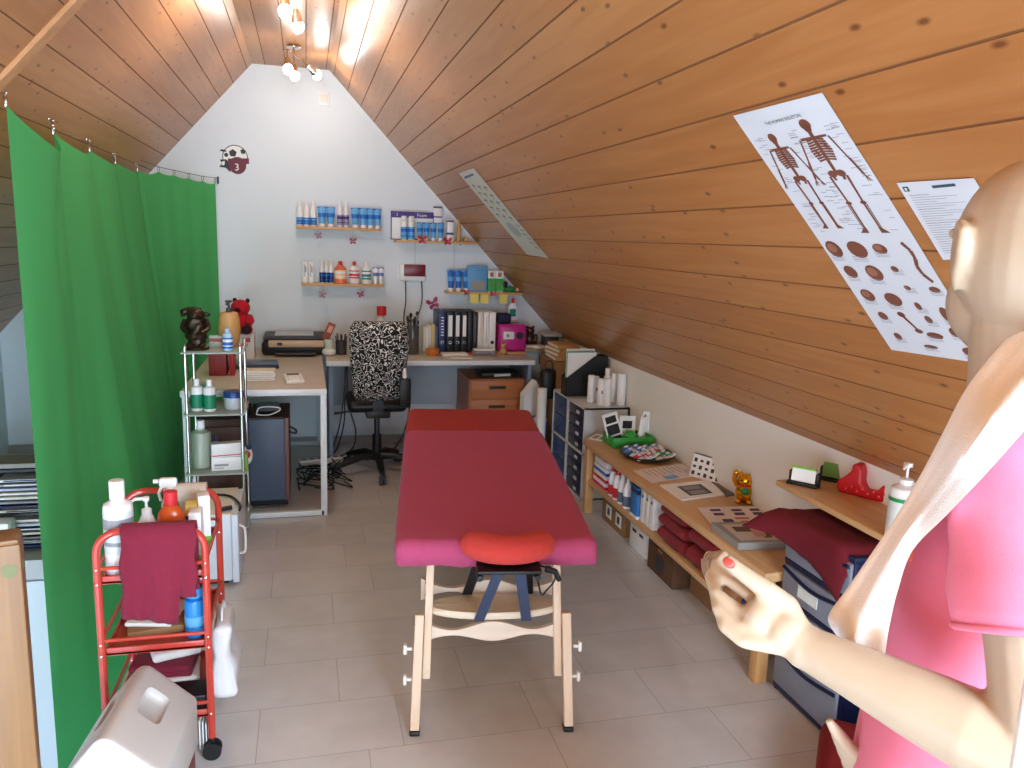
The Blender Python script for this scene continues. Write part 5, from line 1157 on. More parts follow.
h1 = holder('black card holder with white and green cards on the short shelf', tuple(V((1.819, 2.551, 0.74))), R(-52), white); g = G(); g.box((0, .0, .066), (.089, .023, .008), Matrix.Rotation(R(-12), 4, 'X')); g.box((0, -.0075, .022), (.089, .002, .012), Matrix.Rotation(R(-12), 4, 'X')); g.obj('green_edge', lgreen, h1)
holder('black card holder with green cards nearer the wall on the short shelf', tuple(V((1.975, 2.58, 0.74))), R(-52), mat('leaf_green_card', (96, 140, 60), .5))
t = thing('tape_dispenser', 'red plastic tape dispenser on the short shelf', 'tape dispenser', tuple(V((1.975, 2.383, 0.74))), R(-62)); t.scale = (1.0, 1, 1.1)
g = G(); prof = [(-.095, .0), (.1, .0), (.105, .035), (.095, .082), (.075, .085), (.06, .06), (.04, .035), (.0, .028), (-.02, .05), (-.02, .085), (-.035, .108), (-.058, .105), (-.06, .08), (-.085, .055), (-.105, .04), (-.11, .012)]
g.prism(prof, (0, .03, 0), (1, 0, 0), (0, 0, 1), .06)
o = g.obj('body', mat('crimson_plastic', (196, 26, 34), .25), t, 40); b = o.modifiers.new('round', 'BEVEL'); b.width = .008; b.segments = 3
g = G()
for i in range(9): g.ell((-.07+.02*i, -.031, .018+.012*(i % 2)), (.004, .002, .004), n=8, m=5)
g.obj('studs', mat('rose_stud', (236, 110, 110), .3), t)
t = bottle('pump_bottle', 'large white pump bottle with a green stripe beside the scarf', (1.79, 2.0, PZ), .245, .043, whiteb, mat('pale_label', (220, 226, 222), .4), (.12, .8), whiteb, 'round', 'pump', rz=R(20)); g = G(); g.lathe([(.0448, .125), (.0448, .137)], n=22, cap=False); g.obj('green_stripe', greenl, t)

# ------------------------------------------------------------------ translucent drawer cart
KX, KY0, KY1, KH = 1.68, 2.05, 2.415, .66
t = thing('drawer_cart', 'translucent plastic drawer cart with navy frames beside the bench end', 'drawers', (KX, (KY0+KY1)/2, 0)); w = KY1-KY0; D = .25
nf = mat('navy_frame', (24, 30, 66), .4); g = G()
zs = (.02, .20, .37, .51, .65)
for z in zs: g.box((D/2, 0, z), (D+.006, w+.004, .018), bev=.003)
for y in (-w/2+.008, w/2-.008):
    for x in (.012, D-.012): g.box((x, y, KH/2), (.02, .018, KH), bev=.003)
g.box((D/2, -w/2+.003, KH/2), (D, .006, KH)); g.obj('frame', nf, t)
for k in range(4):
    z0, z1 = zs[k]+.011, zs[k+1]-.011
    d = G(); d.box((.0, 0, (z0+z1)/2), (.02, w-.01, z1-z0-.004), bev=.006); d.box((D/2, w/2-.014, (z0+z1)/2), (D-.02, .004, z1-z0-.01)); d.box((D/2, 0, z0+.003), (D-.02, w-.03, .004)); d = d.obj('drawer', frost, t)
    q = G(); q.tube(smoothpath([(-.012, w/2-.012, z1-.012), (-.016, 0, z1-.034), (-.012, -w/2+.012, z1-.012)]), .007, 8); q.obj('navy_lip', nf, d)
    q = G(); q.ell((D/2, .02, (z0+z1)/2-.01), (.09, .09, (z1-z0)*.35), n=14, m=8, fn=lambda p: (p[0]*(1+.2*sin(5*p[2]+3*p[1])), p[1], p[2]*(1+.15*sin(4*p[0])))); q.obj('contents', [wcloth, mat('slate_cloth', (70, 76, 92), .9), wcloth, mat('light_grey_cloth', (190, 194, 200), .9)][k], d)
    if k == 2: q = G(); q.box((-.0125, .02, (z0+z1)/2), (.003, .11, .05)); q.obj('label', mat('pale_label', (220, 226, 222), .4), d)
t = thing('shelf_unit', 'dark cupboard low beside the drawer cart', 'cabinet', (1.86, 1.80, 0)); g = G(); g.box((0, 0, .3), (.2, .3, .6), bev=.004); g.obj('body', mat('dark_brown_cabinet', (52, 40, 36), .5), t); g = G(); g.tube(smoothpath([(-.105, .06, .1), (-.125, .05, .12), (-.125, .0, .12), (-.105, -.01, .1)]), .005); g.obj('handle', chrome, t)
# dark red cloth over the cart
Q = []
rowsdef = [
 [(1.60, 2.44, .60), (1.70, 2.40, .668), (1.80, 2.36, .676), (1.955, 2.34, .678)],
 [(1.655, 2.33, .60), (1.70, 2.315, .672), (1.80, 2.28, .678), (1.955, 2.26, .68)],
 [(1.685, 2.22, .58), (1.70, 2.21, .672), (1.80, 2.18, .678), (1.955, 2.17, .68)],
 [(1.69, 2.12, .56), (1.70, 2.11, .672), (1.80, 2.09, .678), (1.955, 2.08, .68)],
 [(1.685, 2.03, .53), (1.70, 2.01, .670), (1.80, 1.99, .676), (1.955, 1.98, .68)],
 [(1.69, 1.985, .50), (1.71, 1.965, .60), (1.80, 1.955, .62), (1.955, 1.95, .62)]]
rowsdef = [[(x-(.035 if x < 1.9 else 0), y+.10, z) for x, y, z in r] for r in rowsdef]
for r in rowsdef:
    sp = smoothpath(r, 5); Q.append(sp)
QQ = []
for i in range(len(Q[0])): QQ.append(smoothpath([Q[k][i] for k in range(len(Q))], 5))
g = G(); g.grid([[drape(p, .004, 14) for p in r] for r in QQ]); o = solo('cloth', g, [mat('burgundy_cloth', (104, 14, 30), .9, nz=.1, nscale=50, bump=.2, bscale=300)], 'burgundy cloth draped over the plastic drawer cart', 'cloth', smooth=80); solid(o, .004)
g = G(); g.box((0, 0, .1), (.36, .50, .2), bev=.05, seg=4, sub=1, fn=lambda c: c+V((0, 0, .01*noise.noise(c*9)))); solo('floor_cushion', g, [mat('deep_red_cloth', (122, 14, 20), .9, bump=.2, bscale=300)], 'deep red floor cushion before the drawer cart at the bottom right', 'cushion', (1.54, 1.66, 0), R(-38), smooth=70)

# ------------------------------------------------------------------ posters on the right slope
UX, UY = V((0, -1, 0)), V((-cos(aR), 0, sin(aR))); UN = UX.cross(UY)
def slope_pt(y, z): return V((RR[0]+(RZ-z)/SLR, y, z))
def quadfn(tl, tr, br, bl, lift=0):
    tl, tr, br, bl = [V(p)+UN*.0 for p in (tl, tr, br, bl)]
    return lambda u, v, h=0: tl.lerp(tr, u).lerp(bl.lerp(br, u), v)+UN*(h+lift)
def sheet(fn, t, m, n=1):
    g = G(); K = 8
    for a, b in ((0, .0012),):
        P = [[fn(i/K, j/K, .003+.0*(i+j)) for i in range(K+1)] for j in range(K+1)]; g.grid(P); P = [[fn(i/K, j/K, .0022) for i in range(K+1)] for j in range(K+1)]; g.grid(P)
    g.obj('sheet', m, t, 0)
def polyf(g, fn, pts, h=.0036, mi=0): g.add([fn(u, v, h) for u, v in pts], [list(range(len(pts)))], mi)
def seg(g, fn, p, q, w, h=.0036, asp=.45, mi=0):
    dx, dy = (q[0]-p[0])*asp, q[1]-p[1]; L = math.hypot(dx, dy) or 1; nx, ny = -dy/L*w/asp, dx/L*w
    polyf(g, fn, [(p[0]-nx, p[1]-ny), (q[0]-nx*.8, q[1]-ny*.8), (q[0]+nx*.8, q[1]+ny*.8), (p[0]+nx, p[1]+ny)], h, mi)
def oval(g, fn, c, rx, ry, h=.0036, mi=0, rot=0, n=14):
    polyf(g, fn, [(c[0]+rx*cos(a)*cos(rot)-ry*sin(a)*sin(rot), c[1]+rx*cos(a)*sin(rot)*.45+ry*sin(a)*cos(rot)) for a in [2*pi*i/n for i in range(n)]], h, mi)
def figure(g, fn, cx, top, H, W):
    s = H; X = lambda x: cx+x*W; Y_ = lambda y: top+y*H
    oval(g, fn, (X(0), Y_(.05)), .09*W, .045*H); oval(g, fn, (X(.0), Y_(.085)), .06*W, .03*H)
    seg(g, fn, (X(0), Y_(.11)), (X(0), Y_(.45)), .009)
    oval(g, fn, (X(0), Y_(.25)), .15*W, .085*H, .0030)
    seg(g, fn, (X(-.22), Y_(.16)), (X(.22), Y_(.155)), .005)
    for k in range(9): y = .165+.021*k; w = .18-.009*abs(k-4); seg(g, fn, (X(-w), Y_(y+.014)), (X(0), Y_(y)), .0036); seg(g, fn, (X(w), Y_(y+.014)), (X(0), Y_(y)), .0036)
    for sx in (-1, 1):
        oval(g, fn, (X(sx*.07), Y_(.46)), .075*W, .03*H); seg(g, fn, (X(sx*.06), Y_(.49)), (X(sx*.1), Y_(.5)), .01)
        seg(g, fn, (X(sx*.24), Y_(.16)), (X(sx*.33), Y_(.34)), .0042); seg(g, fn, (X(sx*.33), Y_(.34)), (X(sx*.40), Y_(.49)), .004); seg(g, fn, (X(sx*.35), Y_(.35)), (X(sx*.42), Y_(.49)), .0025)
        for q in (-.02, .01, .04): seg(g, fn, (X(sx*.41), Y_(.49)), (X(sx*(.43+q)), Y_(.545)), .0018)
        seg(g, fn, (X(sx*.14), Y_(.48)), (X(sx*.12), Y_(.71)), .0055); oval(g, fn, (X(sx*.12), Y_(.715)), .05*W, .016*H); seg(g, fn, (X(sx*.12), Y_(.72)), (X(sx*.12), Y_(.94)), .0048); seg(g, fn, (X(sx*.155), Y_(.73)), (X(sx*.15), Y_(.94)), .0022)
        polyf(g, fn, [(X(sx*.1), Y_(.935)), (X(sx*.14), Y_(.935)), (X(sx*.24), Y_(.985)), (X(sx*.1), Y_(.985))])
t = thing('anatomy_poster', 'long white poster of two human skeletons on the right slope', 'poster', (0, 0, 0))
f1 = quadfn((0.985, 1.786, 1.927), (0.987, 1.447, 1.925), (1.239, 1.447, 1.655), (1.24, 1.784, 1.654)); f2 = quadfn((1.24, 1.784, 1.654), (1.239, 1.447, 1.655), (1.495, 1.455, 1.38), (1.507, 1.793, 1.367))
def fp(u, v, h=0): return f1(u, v/.5, h) if v < .5 else f2(u, (v-.5)/.5, h)
sheet(fp, t, mat('poster_paper', (222, 228, 236), .55))
bone = mat('bone_print', (126, 76, 58), .7); bone2 = mat('pale_bone_print', (160, 108, 84), .7)
g = G(); figure(g, fp, .27, .085, .385, .50); figure(g, fp, .68, .06, .43, .60); 
g.obj('print', bone, t, 0)
g = G()
spots = [(.12, .55, .085, .034), (.38, .55, .10, .034), (.62, .545, .07, .02), (.14, .645, .07, .026), (.40, .645, .085, .032), (.64, .625, .035, .012), (.16, .745, .075, .026), (.42, .755, .085, .028), (.65, .70, .03, .01), (.9, .70, .05, .012), (.64, .775, .03, .016), (.18, .835, .05, .018), (.66, .83, .035, .016), (.86, .80, .045, .03), (.62, .90, .08, .014), (.84, .875, .05, .02), (.2, .925, .04, .016), (.88, .955, .08, .02), (.5, .955, .07, .008)]
for x, y, rx, ry in spots: oval(g, fp, (x, y), rx, ry)
sp = [(.86, .52), (.90, .55), (.90, .58), (.87, .61), (.88, .64), (.93, .67)]
for a, b in zip(sp, sp[1:]): seg(g, fp, a, b, .008)
seg(g, fp, (.4, .82), (.48, .885), .007); oval(g, fp, (.4, .82), .04, .012); oval(g, fp, (.48, .888), .04, .01)
g.obj('print', bone, t, 0)
g = G()
for x, y, rx, ry in spots[:9:2]: oval(g, fp, (x-.01, y-.005), rx*.6, ry*.55, .0042)
g.obj('bone_highlights', bone2, t, 0)
g = G(); random.seed(3)
for k in range(110):
    u = random.choice((.05, .4, .52, .84, .9, .1, .46)); v = .09+.39*random.random(); seg(g, fp, (u, v), (u+.05+.04*random.random(), v), .0009)
for x, y, rx, ry in spots:
    for k in range(4): seg(g, fp, (x-rx*1.1, y+ry*1.15+.006*k-.01), (x-rx*.3+.08, y+ry*1.15+.006*k-.01), .0008)
g.obj('print', inkgrey, t, 0)
g = G(); o_ = fp(.30, .058, .0037); g.text('THE HUMAN SKELETON', o_, (fp(.7, .0595)-fp(.20, .064)).normalized(), (fp(.2, .02)-fp(.22, .064)).normalized(), .0125); g.obj('title', ink, t, 0)
t = thing('document_sheet', 'white document sheet with a green square mark, behind the mannequin head', 'document', (0, 0, 0))
fd = quadfn((1.143, 1.4, 1.758), (1.145, 1.208, 1.755), (1.267, 1.204, 1.625), (1.281, 1.404, 1.61)); sheet(fd, t, mat('poster_paper', (222, 228, 236), .55))
g = G(); polyf(g, fd, [(.05, .05), (.13, .05), (.13, .11), (.05, .11)]); g.obj('mark', mat('dark_green_mark', (20, 84, 92), .6), t, 0)
g = G(); polyf(g, fd, [(.075, .065), (.105, .065), (.105, .095), (.075, .095)], .0042); g.obj('mark_centre', white, t, 0)
g = G(); polyf(g, fd, [(.45, .055), (.75, .045), (.75, .08), (.45, .09)]); g.obj('heading', mat('slate_ink', (60, 84, 100), .7), t, 0)
g = G()
for k in range(26): v = .16+.03*k; seg(g, fd, (.08, v), (.35+.5*((k*37) % 10)/10, v), .0028 if k % 6 else .004, asp=.7)
g.obj('text_lines', inkgrey, t, 0)
t = thing('chart_poster', 'pale narrow chart poster on the far part of the right slope', 'poster', (0, 0, 0))
fc_ = quadfn((0.91, 4.937, 2.008), (0.913, 4.498, 2.005), (1.362, 4.477, 1.523), (1.351, 4.92, 1.534)); sheet(fc_, t, mat('chart_paper', (206, 208, 200), .6))
g = G()
for c_, (u0, u1) in enumerate(((.15, .35), (.42, .6), (.68, .88))):
    for k in range(5): v = .14+.085*k+.02*c_; seg(g, fc_, ((u0+u1)/2, v), ((u0+u1)/2, v+.055), .011, asp=.66); seg(g, fc_, (u0, v+.02), (u1, v+.02), .004, asp=.66)
for k in range(6): seg(g, fc_, (.75+.03*(k % 2), .62+.05*k), (.9, .64+.05*k), .006, asp=.66)
g.obj('chart_figures', mat('slate_print', (96, 100, 110), .7), t, 0)
g = G(); seg(g, fc_, (.12, .06), (.75, .05), .012, asp=.66); g.obj('heading', mat('slate_blue_print', (96, 110, 150), .7), t, 0)
g = G(); oval(g, fc_, (.45, .68), .22, .09); g.obj('picture', mat('grey_green_print', (170, 180, 180), .7), t, 0)

# ------------------------------------------------------------------ ceiling spot rails
bulb = mat('lamp_glow', (255, 244, 226), .5, emit=28)
def spotrail(label, x, y, spots_, L, tint=(1, .98, .96)):
    t = thing('ceiling_spot_rail', label, 'lamp', (x, y, RZ))
    g = G(); g.lathe([(.04, 0), (.045, -.012), (.03, -.02)], n=20); g.tube([(0, 0, -.015), (0, 0, -.06)], .007); g.obj('base', chrome, t)
    g = G(); g.tube(smoothpath([(-.06, -L/2, -.06), (-.03, -L/4, -.05), (0, 0, -.055), (.03, L/4, -.06), (.06, L/2, -.05)]), .005, 8); g.obj('rail', chrome, t)
    for (dx, dy, aim) in spots_:
        h = G(); p = V((dx, dy, -.06)); a = V(aim).normalized(); q = p+a*.05
        h.tube([p, q], .005, 8); h.tube([q, q+a*.02, q+a*.07], [.012, .02, .028], 14, cap=False); h = h.obj('spot_head', chrome, t)
        b = G(); b.ell(q+a*.075, (.03, .03, .034), n=14, m=10); b.obj('bulb', bulb, h)
        l = bpy.data.lights.new('spot_glow', 'POINT'); l.energy = LAMP; l.color = tint; l.shadow_soft_size = .03
        lo = bpy.data.objects.new('spot_glow', l); COL.objects.link(lo); lo.location = V((x, y, RZ))+q+a*.135
LAMP = 1.3
spotrail('far chrome spotlight rail at the ridge near the gable', -.055, 5.55, [(-.04, -.13, (.05, -.35, -1)), (.0, .02, (.02, -.2, -1)), (.055, .14, (.5, .3, -.4))], .30)
LAMP = 5.5
spotrail('near chrome spotlight rail at the ridge, at the top of the photo', -.075, 4.05, [(-.05, -.2, (-.6, .4, -.35)), (-.0, .0, (.0, -.3, -1)), (.04, .18, (.1, .2, -1))], .46)
# ------------------------------------------------------------------ mannequin
random.seed(5)
BC = V((.838, .765, 0)); BF = V((-.682, .731, 0)); BL = V((-.731, -.682, 0)); ZU = V((0, 0, 1))
t = thing('mannequin', 'bald cream shop mannequin in a pink shirt with one forearm raised, at the right edge', 'mannequin', (BC.x, BC.y, 0))
def bp(l, f, z): return BL*l+BF*f+ZU*z           # body frame, relative to the mannequin's base
def wl_(p): return V(p)-BC                        # world to base
skin = mat('mannequin_skin', (184, 164, 140), .38, nz=.03, sss=.0, coat=.15)
g = G()
def tring(z, a, b, f=0, n=28, p=1.0, l=0): return [bp(l+a*math.copysign(abs(cos(q))**p, cos(q)), f+b*math.copysign(abs(sin(q))**p, sin(q)), z) for q in [2*pi*i/n for i in range(n)]]
TOR = [(.80, .155, .10, .0), (.90, .168, .115, .0), (1.0, .15, .105, .005), (1.10, .122, .09, .008), (1.2, .13, .085, .008), (1.29, .145, .072, -.002), (1.36, .152, .06, -.008), (1.42, .15, .05, -.012), (1.455, .11, .058, -.005), (1.48, .06, .052, -.004)]
g.ring([tring(*r) for r in TOR])
NK = wl_((.818, .768, 0))
g.tube([bp(0, 0, 1.44), NK*.6+ZU*1.49, NK+ZU*1.54, NK+ZU*1.60], [.062, .054, .052, .05], 20)
HA = R(76); hd = V((cos(HA), sin(HA), 0)); he = V((-sin(HA), cos(HA), 0)); HM = Matrix((hd, he, ZU)).transposed().to_4x4()
HC = NK+ZU*1.626
g.ell(HC, (.096, .076, .108), HM, 28, 20)
g.ell(HC+hd*.040+ZU*-.062, (.064, .06, .064), HM, 22, 16)
g.ell(HC+hd*.056+ZU*-.094, (.038, .036, .034), HM, 18, 12)
g.tube([HC+hd*.092+ZU*.012, HC+hd*.106+ZU*-.02, HC+hd*.112+ZU*-.034, HC+hd*.094+ZU*-.042], [.008, .010, .012, .009], 10)
for s in (-1, 1):
    e0 = HC+he*(s*.073)+hd*(.002)
    g.tube([e0+ZU*-.045+hd*.006, e0+ZU*-.03+he*s*.006, e0+ZU*0+he*s*.012-hd*.014, e0+ZU*.022+he*s*.012-hd*.014, e0+ZU*.03+he*s*.01, e0+ZU*.02+he*s*.006+hd*.01], [.008, .008, .008, .008, .007, .006], 8)
    g.ell(e0+ZU*-.004-hd*.006, (.016, .007, .03), HM, 12, 8)
    g.ell(HC+hd*.078+he*(s*.033)+ZU*.004, (.01, .016, .009), HM, 12, 8); g.tube([HC+hd*.084+he*(s*.015)+ZU*.02, HC+hd*.082+he*(s*.035)+ZU*.026, HC+hd*.07+he*(s*.055)+ZU*.018], .007, 8)
g.ell(HC+hd*.096+ZU*-.062, (.01, .022, .006), HM, 12, 8); g.ell(HC+hd*.094+ZU*-.072, (.01, .018, .006), HM, 12, 8)
# left arm, raised forearm and hand
SH = bp(.17, 0, 1.415); EL = wl_((0.6743, 0.5387, 1.142)); WR = wl_((0.5609, 0.7505, 1.163))
g.tube([bp(.10, 0, 1.42), SH, SH.lerp(EL, .35), SH.lerp(EL, .7), EL], [.05, .052, .046, .041, .040], 16)
mid = EL.lerp(WR, .5)
g.tube([EL, EL.lerp(WR, .25), mid, EL.lerp(WR, .8), WR], [.040, .043, .038, .030, .0255], 18)
def hand(WR, fingers, thumb, pr=.0125):
    for f in fingers:
        f = [wl_(p) for p in f]; a = WR.lerp(f[0], .05); g.tube([a, WR.lerp(f[0], .5), f[0]], [.0155, pr*1.0, pr*.75], 12)
        g.tube([f[0]]+f[1:], [.0086, .008, .0074, .006][:len(f)], 12); g.ell(f[-1], (.0072,)*3, n=10, m=8)
    th = [wl_(p) for p in thumb]; g.tube([WR.lerp(th[0], .2)]+th, [.016, .0155, .0125, .0108, .0092], 12); g.ell(th[-1], (.0092,)*3, n=10, m=8)
hand(WR, [[(0.5273, 0.8181, 1.197), (0.5067, 0.8521, 1.21), (0.5082, 0.8789, 1.215), (0.5272, 0.8908, 1.221)], [(0.5099, 0.8093, 1.182), (0.493, 0.842, 1.193), (0.4981, 0.874, 1.202), (0.5245, 0.8898, 1.212)], [(0.4986, 0.7994, 1.169), (0.4865, 0.8258, 1.181), (0.4967, 0.8563, 1.19), (0.5397, 0.8804, 1.21)], [(0.499, 0.7867, 1.158), (0.4859, 0.8075, 1.167), (0.4915, 0.8344, 1.178), (0.5288, 0.8532, 1.19)]],
     [(0.5504, 0.7813, 1.201), (0.5275, 0.7906, 1.219), (0.5106, 0.8045, 1.23), (0.4938, 0.8218, 1.243)])
g.ell(wl_((0.5349, 0.7922, 1.181)), (.032, .026, .030), None, 14, 10); g.ell(WR, (.027, .027, .027), None, 14, 10); g.ell(wl_((0.5483, 0.7694, 1.173)), (.029, .027, .027), None, 14, 10)
# right arm hanging at the far side, fingers reaching forward
SR = bp(-.17, 0, 1.415); ER = bp(-.215, -.03, 1.13); WRr = bp(-.15, .12, 1.0)
g.tube([bp(-.10, 0, 1.42), SR, SR.lerp(ER, .5), ER], [.05, .052, .045, .040], 16); g.tube([ER, ER.lerp(WRr, .4), WRr], [.040, .041, .026], 16)
FT = wl_((0.6692, 0.8343, 1.003))
K0 = wl_((0.7303, 0.8212, 0.9337))
for q in range(4):
    o_ = V((0, 0, -.019*q))+BL*(-.012*q); a = K0+o_
    g.tube([WRr, WRr.lerp(a, .6), a], [.018, .014, .0115], 10)
    e = FT+o_*1.3-BF*(.006*q); g.tube([a, a.lerp(e, .45)+ZU*-.004, a.lerp(e, .8)+ZU*-.003, e], [.0108, .0098, .0086, .0055], 10)
g.tube([WRr, WRr+BF*.05+BL*.02+ZU*.02, WRr+BF*.09+BL*.03+ZU*.02], [.016, .013, .009], 10)
# legs and feet
for s in (-1, 1):
    g.tube([bp(s*.085, 0, .86), bp(s*.09, .01, .68), bp(s*.08, .015, .48), bp(s*.075, -.01, .34), bp(s*.07, -.015, .1), bp(s*.07, -.01, .05)], [.085, .074, .052, .05, .033, .036], 18)
    g.tube([bp(s*.07, -.04, .04), bp(s*.075, .04, .04), bp(s*.08, .12, .025), bp(s*.082, .16, .02)], [.032, .036, .030, .018], 14)
body = g.obj('body', skin, t, 80)
m = body.modifiers.new('fuse', 'REMESH'); m.mode = 'VOXEL'; m.voxel_size = .0034; m.use_smooth_shade = True
m = body.modifiers.new('relax', 'SMOOTH'); m.factor = .5; m.iterations = 5
VD = (wl_((0, 0, 1.62))-FT).normalized()
g = G(); p = wl_((0.4884, 0.8128, 1.246)); ax = (wl_((0.5106, 0.8045, 1.23))-wl_((0.4938, 0.8218, 1.243))).normalized(); zz = (V((0, 0, 1.62))-V((0.4928, 0.8199, 1.243))).normalized(); yy = zz.cross(ax).normalized(); xx = yy.cross(zz)
g.ell(p, (.0078, .0056, .0026), Matrix((xx, yy, zz)).transposed().to_4x4(), 14, 8); g.obj('thumbnail', mat('red_nail', (206, 66, 58), .3), t)
g = G(); g.tube([WR.lerp(EL, .1)+(V(q)) for q in [((EL-WR).normalized().cross(ZU).normalized()*(.0263*cos(a))+((EL-WR).normalized().cross(ZU).cross((EL-WR).normalized()).normalized())*(.0263*sin(a))) for a in [2*pi*k/32 for k in range(32)]]], .0006, 6, closed=True); g.obj('wrist_joint', mat('joint_line', (222, 202, 176), .4), t)
# shirt: torso and sleeves
pinks = mat('pink_jersey', (222, 116, 140), .9, nz=.05, nscale=30, bump=.15, bscale=500, sheen=.04)
g = G(); n = 56
def srow(z, a, b, f):
    q = []
    for i in range(n):
        an = 2*pi*i/n; c_, s_ = cos(an), sin(an)
        k = 1
        if s_ > 0 and 1.18 < z < 1.38: k = 1+.08*math.exp(-((z-1.28)/.05)**2)*(math.exp(-((c_-.45)/.33)**2)+math.exp(-((c_+.45)/.33)**2))
        w = .004*sin(an*7+z*9)*max(0, (1.2-z)/.3)+.003*sin(z*55+c_*6)*max(0, min(1, (1.22-z)/.08))*(z > 1.0)
        q.append(bp((a+w)*c_, f+(b*k+w)*s_, z))
    return q
ST = [(.70, .188, .145, .005), (.80, .186, .14, .005), (.90, .186, .135, .005), (1.0, .168, .125, .008), (1.10, .145, .112, .01), (1.18, .145, .106, .010), (1.24, .15, .10, .008), (1.29, .157, .09, .0), (1.34, .162, .08, -.004), (1.39, .166, .07, -.01), (1.425, .163, .062, -.012), (1.452, .135, .058, -.012), (1.47, .09, .064, -.006), (1.478, .072, .062, -.005)]
zz_ = []
for i in range(len(ST)-1):
    for k in range(4): zz_.append(tuple(lerp(ST[i][j], ST[i+1][j], k/4) for j in range(4)))
zz_.append(ST[-1])
g.ring([srow(*r) for r in zz_], cap=False)
shirt = g
def sleeve(g, S, E, sg, u1=.60):
    ax = (E-S).normalized(); x = BF-ax*BF.dot(ax); x.normalize(); y = ax.cross(x)
    rs = []
    for k in range(12):
        u = k/11; p = (S+ZU*.012).lerp(E, lerp(-.08, u1, u)); r = lerp(.052, .066, min(1, u*1.5))*(1 if k else .7)
        if k == 0: p = p+BL*(-sg*.02)
        w = .0025*sin(u*17)
        rs.append([p+x*((r*1.05+w)*cos(q))+y*((r*.95+w)*sin(q)) for q in [2*pi*i/28 for i in range(28)]])
    g.ring(rs, cap=False)
    e = rs[-1]; c_ = sum(e, V())/len(e); rs2 = [e]
    for d in (.0015, .0015): pass
    g.tube([c_+(p-c_)*1.006 for p in e], .0028, 6, closed=True)
    g.tube([c_+(p-c_)*1.004-ax*.02 for p in e], .0012, 5, closed=True)
sleeve(g, SH, EL, 1); sleeve(g, SR, ER, -1)
so = g.obj('shirt', pinks, t, 70); solid(so, .003)
from mathutils.bvhtree import BVHTree
tv = BVHTree.FromPolygons([V(p) for p in shirt.v], shirt.f)
g = G()
cm = V((0, 0, 1.62))-BC
for q_, a, b in ((V((0.7212, 0.7922, 1.245)), .011, .003), (V((0.7297, 0.7905, 1.247)), .007, .004), (V((0.7139, 0.7936, 1.242)), .007, .0035)):
    dr = (q_-BC-cm).normalized(); hit = tv.ray_cast(cm, dr)
    if hit[0] is not None:
        nn_ = -dr; xx = BL.cross(nn_).cross(nn_).normalized(); yy = nn_.cross(xx)
        g.ell(hit[0]-dr*.004, (a, b, .0015), Matrix((xx, yy, nn_)).transposed().to_4x4(), 12, 6)
g.obj('embroidery', mat('orange_thread', (236, 108, 84), .8), t)
# stand
g = G(); g.lathe([(.16, 0), (.165, .006), (.16, .012), (.02, .016), (.012, .03), (.012, .30), (.001, .30)], (0, 0, 0), 36); g.obj('stand', chrome, t)
# scarf
SCW = [((0.9155, 0.7793, 1.616), (0.7687, 0.6268, 1.55)), ((0.8753, 0.7959, 1.565), (0.7583, 0.6342, 1.519)), ((0.8144, 0.7866, 1.514), (0.7525, 0.6492, 1.479)), ((0.7818, 0.7955, 1.459), (0.7372, 0.6664, 1.437)), ((0.7603, 0.8007, 1.401), (0.7139, 0.684, 1.386)), ((0.7369, 0.8059, 1.34), (0.6849, 0.6982, 1.337)), ((0.7048, 0.8042, 1.286), (0.6506, 0.7045, 1.295)), ((0.6769, 0.8116, 1.23), (0.641, 0.7085, 1.246)), ((0.6552, 0.8153, 1.192), (0.6353, 0.7077, 1.206)), ((0.6434, 0.8194, 1.169), (0.634, 0.7074, 1.175)), ((0.6395, 0.8176, 1.154), (0.635, 0.7074, 1.147)), ((0.6516, 0.8108, 1.134), (0.6359, 0.7081, 1.125))]
CAMP = V((0, 0, 1.62))
def clampray(p, gap):
    d = (V(p)-CAMP); L = d.length; d.normalize(); h = tv.ray_cast(CAMP-BC, d)
    return CAMP+d*(min(L, h[3]-gap) if h[0] is not None else L)
path = [(V(a), V(b)) for a, b in SCW]
L_ = smoothpath([p[0] for p in path], 6); R_ = smoothpath([p[1] for p in path], 6)
K = len(L_); cam = CAMP-BC; N_ = 17; F = []; Dp = []
for k in range(K):
    a, b = L_[k]-BC, R_[k]-BC; v = (cam-(a+b)/2).normalized(); u_ = k/(K-1); f_, d_ = [], []
    for i in range(N_):
        s = i/(N_-1); w = sin(pi*s)**.8; fold = (.007*sin(s*12+u_*2.5)+.006*(1-u_)*sin(s*25+u_*2))*w
        p = a.lerp(b, s)+v*(.036*w); dr = (p-cam); L = dr.length; dr.normalize(); h = tv.ray_cast(cam, dr)
        f_.append((dr, fold)); d_.append(min(L, h[3]-.042) if h[0] is not None else L)
    F.append(f_); Dp.append(d_)
def win(A, fn, r):
    return [[fn([A[kk][ii] for kk in range(max(0, k-r), min(K, k+r+1)) for ii in range(max(0, i-r), min(N_, i+r+1))]) for i in range(N_)] for k in range(K)]
Dp = win(Dp, min, 2); Dp = win(Dp, lambda q: sum(q)/len(q), 3)
rs = []
for k in range(K):
    q = [cam+F[k][i][0]*(Dp[k][i]-F[k][i][1]) for i in range(N_)]
    q += [cam+F[k][i][0]*(Dp[k][i]+.012+.01*sin(pi*i/(N_-1))) for i in range(N_-1, -1, -1)]
    rs.append(q)
g = G(); g.ring(rs)
